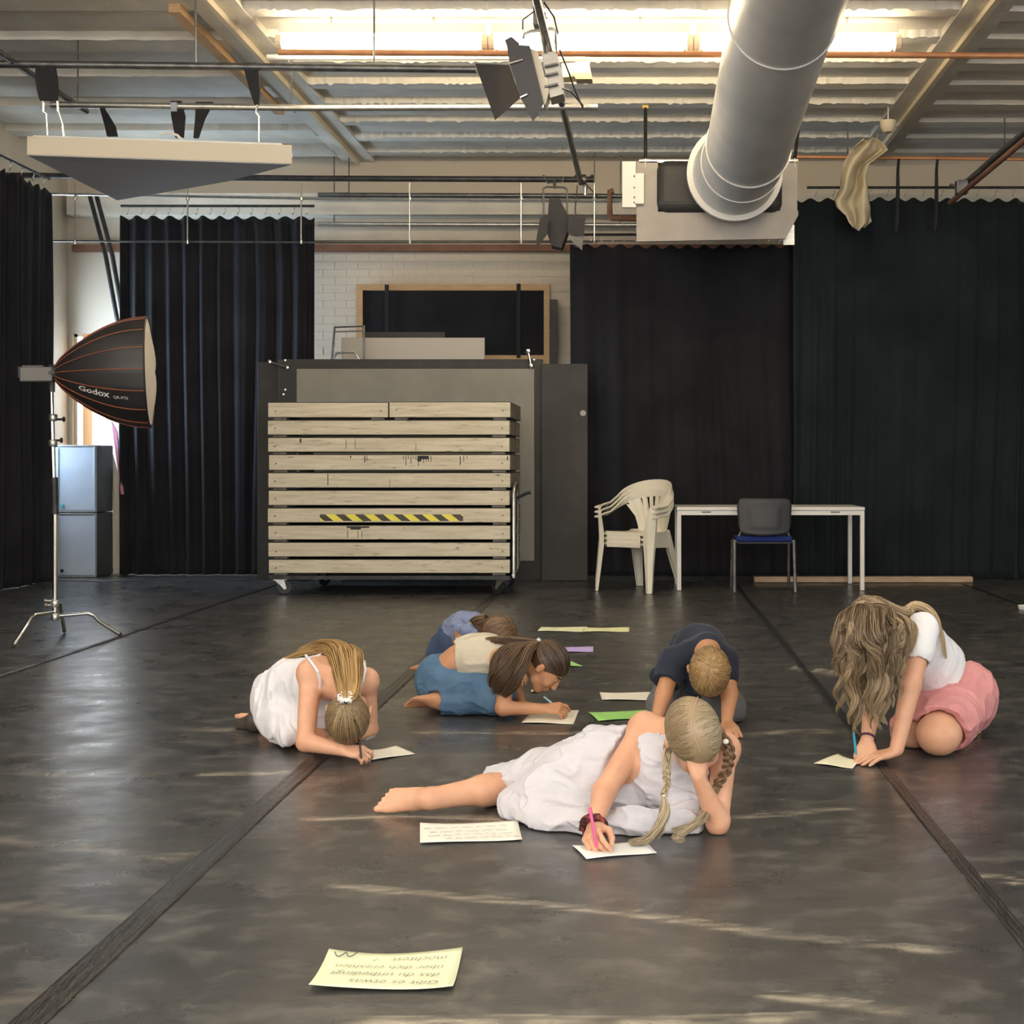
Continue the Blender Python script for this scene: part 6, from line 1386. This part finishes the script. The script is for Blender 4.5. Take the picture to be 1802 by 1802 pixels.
kR, kL, aR, aL = W(850, 1192, 6.64), W(862, 1186, 6.86), W(775, 1182, 6.95), W(780, 1180, 7.1)
for k_, a_ in ((kR, aR), (kL, aL)): b.cone(pel, k_, .075, .05, .03); b.cone(k_, a_, .045, .03, .02); foot(b, a_, V(-.9, .3, -.2), V(-.3, 0, -.9), .85)
b.build('body', M['skin_tan'], t, h=.005); hd.features(t, H_BROWN)
M['blue_cotton'] = mat('slate_blue_cotton', (0.20, 0.24, 0.38), .85, c2=(0.16, 0.19, 0.32), ns=8); M['navy_denim'] = mat('dark_blue_skirt', (0.045, 0.07, 0.14), .85, c2=(0.06, 0.09, 0.17), ns=8)
d = Fig(); d.chain([W(840, 1106, 6.70), chest + V(0, 0, .01), W(806, 1122, 6.76)], [.070, .098, .104], .04); d.cone(shL, shL.lerp(elL, .3), .05, .05, .02)
for px, py, Y, r_ in ((810, 1104, 6.54, .034), (822, 1108, 6.50, .036), (834, 1113, 6.50, .026), (806, 1098, 6.56, .03)): d.ell(W(px, py, Y), (r_, r_, r_ * .8), None, .012)
d.cut(W(800, 1122, 6.7), (-.5, 0, -.8)); d.build('dress_top', M['blue_cotton'], t, h=.005, noise=folds(.006, 20, (1, 1, .8), seed=31), sm=1)
d = Fig(); d.chain([W(804, 1124, 6.76), pel, W(840, 1185, 6.7)], [.100, .118, .08], .04); d.cone(pel, kL, .10, .07, .03); d.build('skirt', M['navy_denim'], t, h=.005, noise=folds(.005, 12, (1.2, 1.2, .6), seed=32), sm=1)
back_cap(hd, H_BROWN, t, 1.06); H_B2 = hair_mat('mid_brown_hair', (0.045, 0.022, 0.011), (0.26, 0.15, 0.075))
P1 = scalp(hd, lambda r_: np.array((r_.uniform(-.25, .25), r_.uniform(-.9, .9), 1)), lambda r_, a_: np.array((math.copysign(1, a_[0]), r_.uniform(-.9, .3), -.8)), 900, seed=33, bulge=.05)
strands('scalp_hair', P1, H_B2, t, r=.0018, taper=.8)
for pts_, rad_, n_, sd in (([hd.p(.075, -.03, 0), hd.p(.09, .0, -.06), hd.p(.09, .05, -.11), W(872, 1150, 6.42)], [.02, .035, .035, .02], 300, 34), ([hd.p(-.075, -.03, 0), hd.p(-.09, .0, -.06), hd.p(-.08, .05, -.11)], [.02, .03, .02], 150, 35), ([hd.p(.03, -.10, .02), hd.p(.05, -.11, -.05), W(852, 1122, 6.50), W(850, 1135, 6.48)], [.02, .035, .03, .01], 200, 36)):
    strands('loose_lock', lock([tuple(p) for p in pts_], rad_, n_, 14, .005, 1.2, sd), H_B2, t, r=.0018)

# ------------------------------------------------------------------ boy
t = tag(empty('person', (W(1225, 0, 5.8).x, 5.8, 0)), 'person with short blond hair in navy T-shirt, on hands and knees behind lying girl', 'person', 'people writing on the floor')
l = t.location
hd = Head(W(1248, 1184, 5.40), (.02, -.96, -.20), (-.02, .22, -.95), 1.10); b = Fig(); hd.add(b)
neck = W(1244, 1142, 5.58); chest = W(1232, 1146, 5.73); mid_ = W(1222, 1148, 5.90); pel = W(1216, 1182, 6.08); shR = W(1186, 1164, 5.62); shL = W(1274, 1162, 5.62)
b.cone(hd.p(0, -.04, -.05), neck, .048, .050, .02); b.chain([neck, chest, mid_, pel], [.055, .085, .085, .10], .03); b.cone(neck, shR, .045, .045, .03); b.cone(neck, shL, .045, .045, .03)
elR = W(1168, 1222, 5.52); wrR = W(1154, 1270, 5.44); elL = W(1284, 1222, 5.54); wrL = W(1279, 1270, 5.44)
for s_, e_, w__ in ((shR, elR, wrR), (shL, elL, wrL)): b.cone(s_, e_, .043, .034, .02); b.cone(e_, w__, .035, .023, .012)
hand(b, wrL, V(.25, -.85, -.35), V(0, .2, -1), .88, thumb=-1, curl=(.3, .35, .2), spread=.1); hand(b, wrR, V(.1, -.9, -.35), V(0, .2, -1), .88, thumb=1, curl=(.3, .35, .2), spread=.1)
kR, kL, aR, aL = W(1172, 1240, 5.78), W(1278, 1244, 5.76), W(1185, 1225, 6.2), W(1262, 1225, 6.2)
for k_, a_ in ((kR, aR), (kL, aL)): b.cone(pel, k_, .08, .055, .03); b.cone(k_, a_, .05, .03, .02); foot(b, a_, V(0, 1, -.2), V(0, -.2, -.95), .9)
b.build('body', M['skin_tan'], t, h=.005); H_SAND = hair_mat('sandy_hair', (0.20, 0.11, 0.04), (0.60, 0.40, 0.18)); hd.features(t, H_SAND)
M['navy'] = mat('navy_cotton', (0.010, 0.014, 0.030), .85, c2=(0.015, 0.02, 0.04), ns=8, sheen=.1)
d = Fig(); d.chain([W(1240, 1148, 5.64), chest, mid_, W(1216, 1172, 6.02)], [.072, .104, .105, .108], .04); d.cone(chest, W(1192, 1170, 5.72), .09, .06, .04); d.cone(chest, W(1274, 1168, 5.72), .09, .055, .04)
d.cone(shR, shR.lerp(elR, .62), .058, .062, .03); d.cone(shL, shL.lerp(elL, .42), .052, .054, .03); d.cone(W(1190, 1175, 5.8), W(1160, 1188, 5.85), .06, .04, .03); d.cone(W(1222, 1195, 5.62), W(1225, 1215, 5.6), .05, .035, .03)
d.cone(shR.lerp(elR, .60), elR, .043, .038, .004, sub=True); d.cut(shR.lerp(elR, .66), (elR - shR).normalized()); d.cone(neck, chest, .060, .10, .02); d.cone(shR, neck, .058, .056, .03); d.cone(shL, neck, .058, .056, .03); d.cone(hd.p(0, -.04, -.02), neck, .058, .050, .006, sub=True)
d.build('t_shirt', M['navy'], t, h=.005, noise=folds(.004, 11, (1, .7, 1), seed=41), sm=1)
M['grey_shorts'] = mat('grey_shorts', (0.16, 0.16, 0.165), .85, c2=(0.12, 0.12, 0.125), ns=8)
d = Fig(); d.cone(pel, kR + V(-.01, 0, 0), .112, .072, .04); d.cone(pel, kL, .112, .072, .04); d.cone(kL + V(0, .02, .01), W(1288, 1248, 5.72), .07, .06, .03); d.build('shorts', M['grey_shorts'], t, h=.0055, noise=folds(.005, 12, seed=42), sm=1)
back_cap(hd, H_SAND, t, 1.05)
whorl = np.array((.05, -.45, .9))
def fromwh(r_): a_ = r_.uniform(0, 6.283); q_ = r_.uniform(.03, .9); return whorl + q_ * np.array((math.cos(a_), .7 * math.sin(a_), -.35 * abs(q_)))
def outw(r_, a_):
    v_ = a_ / np.linalg.norm(a_) - whorl; v_ /= np.linalg.norm(v_) + 1e-6; sw = np.cross(whorl, v_) * .35; return a_ + (v_ + sw) * r_.uniform(.35, .6)
P1 = scalp(hd, fromwh, outw, 2600, m=7, seed=43, lift=1.065, bulge=.03); Pn = scalp(hd, lambda r_: np.array((r_.uniform(-1, 1), r_.uniform(-1.2, .8), r_.uniform(-.5, .3))), lambda r_, a_: a_ + np.array((a_[0] * .3, .15, -.45)), 1200, m=7, seed=44, lift=1.05)
strands('short_hair', np.concatenate([P1, Pn]), H_SAND, t, r=.0013, taper=.3)

# ------------------------------------------------------------------ girl in pink shorts, right
t = tag(empty('person', (W(1630, 0, 5.15).x, 5.15, 0)), 'person in white T-shirt and pink shorts kneeling at the right, wavy hair hanging down', 'person', 'people writing on the floor')
l = t.location
hd = Head(W(1531, 1106, 4.98), (-.25, -.45, .85), (-.40, -.72, -.55), 1.06); b = Fig(); hd.add(b)
neck = W(1576, 1122, 5.16); chest = W(1614, 1140, 5.24); waist = W(1655, 1184, 5.35); pel = W(1680, 1224, 5.42); shL = W(1624, 1106, 5.12); shR = W(1556, 1128, 5.30)
b.cone(hd.p(0, -.03, -.06), neck, .044, .05, .02); b.chain([neck, chest, waist, pel], [.058, .098, .088, .115], .03); b.cone(neck, shR, .045, .046, .03); b.cone(neck, shL, .045, .046, .03); b.cone(chest, shL, .07, .05, .03)
elL = W(1602, 1208, 5.00); wrL = W(1578, 1318, 4.93); elR = W(1538, 1222, 5.10); wrR = W(1526, 1303, 4.97)
b.cone(shL, elL, .047, .038, .02); b.cone(elL, wrL, .039, .026, .015); b.cone(shR, elR, .045, .037, .02); b.cone(elR, wrR, .037, .024, .015)
hand(b, wrL + V(-.004, 0, -.010), V(-.93, -.32, -.18), V(-.05, .0, -1), .98, thumb=-1, curl=(.12, .15, .1), spread=.13, tcurl=.1, topp=.15)
hand(b, wrR, V(-.30, -.45, -.80), V(.35, .75, -.5), .96, thumb=1, curl=(.9, 1.0, .6), idx=(.6, .7, .3), tcurl=.5)
kL, kR, aL, aR = W(1652, 1291, 5.06), W(1608, 1286, 5.20), W(1715, 1300, 5.50), W(1690, 1285, 5.65)
b.cone(pel + V(.04, -.02, -.01), kL, .10, .076, .03); b.ell(kL + V(-.002, -.006, -.002), (.080, .078, .074), None, .02); b.cone(pel, kR, .10, .066, .03)
b.cone(kL + V(.02, .04, -.02), aL, .060, .033, .02); b.cone(kR, aR, .058, .033, .02); foot(b, aL, V(.2, .95, -.2), V(.1, -.2, -.95), .98, big=-1); foot(b, aR, V(.2, .95, -.2), V(.1, -.2, -.95), .98)
b.build('body', M['skin_fair'], t, h=.0042); hd.features(t, H_DBLOND)
M['white_tee'] = mat('white_jersey', (0.80, 0.79, 0.80), .85, c2=(0.76, 0.75, 0.77), ns=6)
d = Fig(); d.chain([W(1592, 1124, 5.20), chest, W(1640, 1165, 5.31), waist, W(1668, 1200, 5.38)], [.070, .108, .104, .106, .112], .04); d.cone(shL, shL.lerp(elL, .44), .060, .062, .03); d.cone(shR, shR.lerp(elR, .44), .058, .060, .03)
d.cone(shL.lerp(elL, .43), elL, .046, .042, .004, sub=True); d.cut(W(1660, 1188, 5.30), (pel - chest).normalized()); d.cone(hd.p(0, -.02, -.06), neck, .05, .058, .006, sub=True)
d.build('t_shirt', M['white_tee'], t, h=.0045, noise=folds(.004, 11, (1, 1, .7), seed=51, fine=.4), sm=1)
M['pink'] = mat('pink_jersey', (0.70, 0.30, 0.29), .85, c2=(0.62, 0.25, 0.25), ns=8)
d = Fig(); d.chain([W(1668, 1202, 5.38), pel + V(.01, 0, 0), pel + V(.03, .04, -.05)], [.112, .134, .12], .04); d.cone(pel + V(.04, -.02, 0), kL + V(.01, 0, .01), .122, .100, .04); d.cone(pel, kR + V(0, 0, .01), .115, .088, .04)
d.cut(W(1662, 1184, 5.36), (-.42, .28, .86)); nk = (kL - pel - V(.04, -.02, 0)).normalized(); d.cut(kL - nk * .035, nk + V(0, 0, -.35)); d.cone(kL + nk * .1, kL - nk * .06, .083, .086, .004, sub=True); d.cone(kR + nk * .1, kR - nk * .05, .070, .074, .004, sub=True)
d.build('shorts', M['pink'], t, h=.0045, noise=folds(.006, 10, (1, 1, 1), seed=52, fine=.5), sm=1)
H_WAVY = hair_mat('wavy_blond_hair', (0.075, 0.042, 0.020), (0.60, 0.44, 0.26))
back_cap(hd, H_WAVY, t, 1.05)
P1 = scalp(hd, lambda r_: np.array((r_.uniform(-.12, .12), r_.uniform(-.9, 1.0), 1)), lambda r_, a_: np.array((math.copysign(1, a_[0]), r_.uniform(-.8, .9), -.7)), 1300, seed=53, bulge=.07)
rng = np.random.default_rng(5); strands('scalp_hair', P1, H_WAVY, t, r=.0018, taper=.9, val=rng.uniform(-.2, .9, (len(P1), 1)) * np.ones(P1.shape[:2]))
C1 = hd.p(.0, .03, .11)
LK = [([C1, W(1492, 1085, 4.88), W(1480, 1130, 4.84), W(1478, 1190, 4.84), W(1488, 1248, 4.86)], [.020, .034, .040, .042, .018], 700),
      ([C1, W(1512, 1080, 4.85), W(1505, 1130, 4.81), W(1508, 1190, 4.81), W(1500, 1262, 4.84)], [.020, .036, .046, .046, .016], 800),
      ([C1, W(1535, 1080, 4.84), W(1538, 1130, 4.79), W(1545, 1195, 4.80), W(1540, 1282, 4.83)], [.020, .038, .048, .046, .018], 900),
      ([C1, W(1560, 1078, 4.90), W(1572, 1125, 4.85), W(1572, 1190, 4.85), W(1562, 1288, 4.86)], [.020, .036, .040, .036, .014], 700),
      ([C1, W(1568, 1082, 4.98), W(1590, 1120, 4.93), W(1588, 1180, 4.91), W(1580, 1235, 4.91)], [.018, .030, .026, .022, .008], 350),
      ([hd.p(.03, -.05, .09), W(1580, 1090, 5.06), W(1603, 1105, 5.05), W(1600, 1150, 4.98)], [.02, .032, .026, .010], 350),
      ([hd.p(-.02, -.06, .08), W(1588, 1078, 5.16), W(1612, 1066, 5.18), W(1640, 1078, 5.16), W(1655, 1110, 5.13), W(1664, 1160, 5.12)], [.020, .030, .024, .016, .008, .003], 420)]
for i, (p_, r_, n_) in enumerate(LK):
    if i < 5: p_ = p_[:4]; r_ = [r_[0], r_[1], r_[2], .012]
    q_ = lock([tuple(p) for p in p_], r_, int(n_ * .8), 26, .006 if i < 5 else .004, 1.7, 60 + i, flat=.7); rng = np.random.default_rng(i)
    tv = np.linspace(-.35, .0, 26)[None] if i < 5 else np.full((1, 26), .45)
    strands('hair_lock', q_, H_WAVY, t, r=.0017, val=rng.uniform(.0, .8, (len(q_), 1)) + tv)
rw = random.Random(77)
for i in range(40):                                  # separate wavy ringlets over the face and shoulders
    u = (i + .5) / 40; a_ = rw.uniform(0, 6.28); Yd = rw.uniform(-.05, .05)
    ex_, ey_ = 1478 + 104 * u + rw.uniform(-5, 5), rw.uniform(1200, 1300) if .1 < u < .9 else rw.uniform(1180, 1262)
    if .75 < u: ey_ -= 20
    sx_, mx_ = 1506 + 46 * u, 1480 + 108 * u
    y0_ = 4.90 + .10 * max(0, u - .6); pts_ = [C1 + V(.035 * (u - .4), -.01, -.004), W(sx_ - 14 + 22 * u, 1078, y0_ - .02)]
    for k_ in range(1, 13):
        f_ = k_ / 12; am_ = .004 + .013 * f_; pts_.append(W(mx_ + (ex_ - mx_) * f_, 1090 + (ey_ - 1090) * f_, y0_ - .075 + .03 * f_ + Yd * .6) + V(am_ * math.sin(a_ + f_ * 15), am_ * math.cos(a_ + f_ * 15), 0))
    q_ = lock([tuple(p) for p in pts_], [.005, .010, .012, .013, .011, .002], 60, 40, .002, 2.0, 100 + i); rng = np.random.default_rng(i + 9); b_ = rw.uniform(-.15, .45)
    strands('hair_lock', q_, H_WAVY, t, r=.0014, val=rng.uniform(.0, .6, (60, 1)) + b_ + np.linspace(-.2, .3, 40)[None])
fa = (wrR - elR).normalized(); fb = fa.cross(V(0, 1, 0)).normalized(); fc = fa.cross(fb)
tag(MB().tube([wrR - fa * .012 + (fb * math.cos(a_) + fc * math.sin(a_)) * .0275 for a_ in [i / 20 * 6.283 for i in range(20)]], .0045, 6, close=True).build('bracelet', mat('dark_bead', (0.06, 0.03, 0.05), .4), smooth='auto'), 'thin dark bracelet on the writing wrist of the girl in pink shorts', 'bracelet')
pen(W(1502, 1289, 4.88), W(1507, 1330, 4.90) , .0045, mat('turquoise_plastic', (0.05, 0.42, 0.60), .35), 'turquoise pen held by the girl in pink shorts')
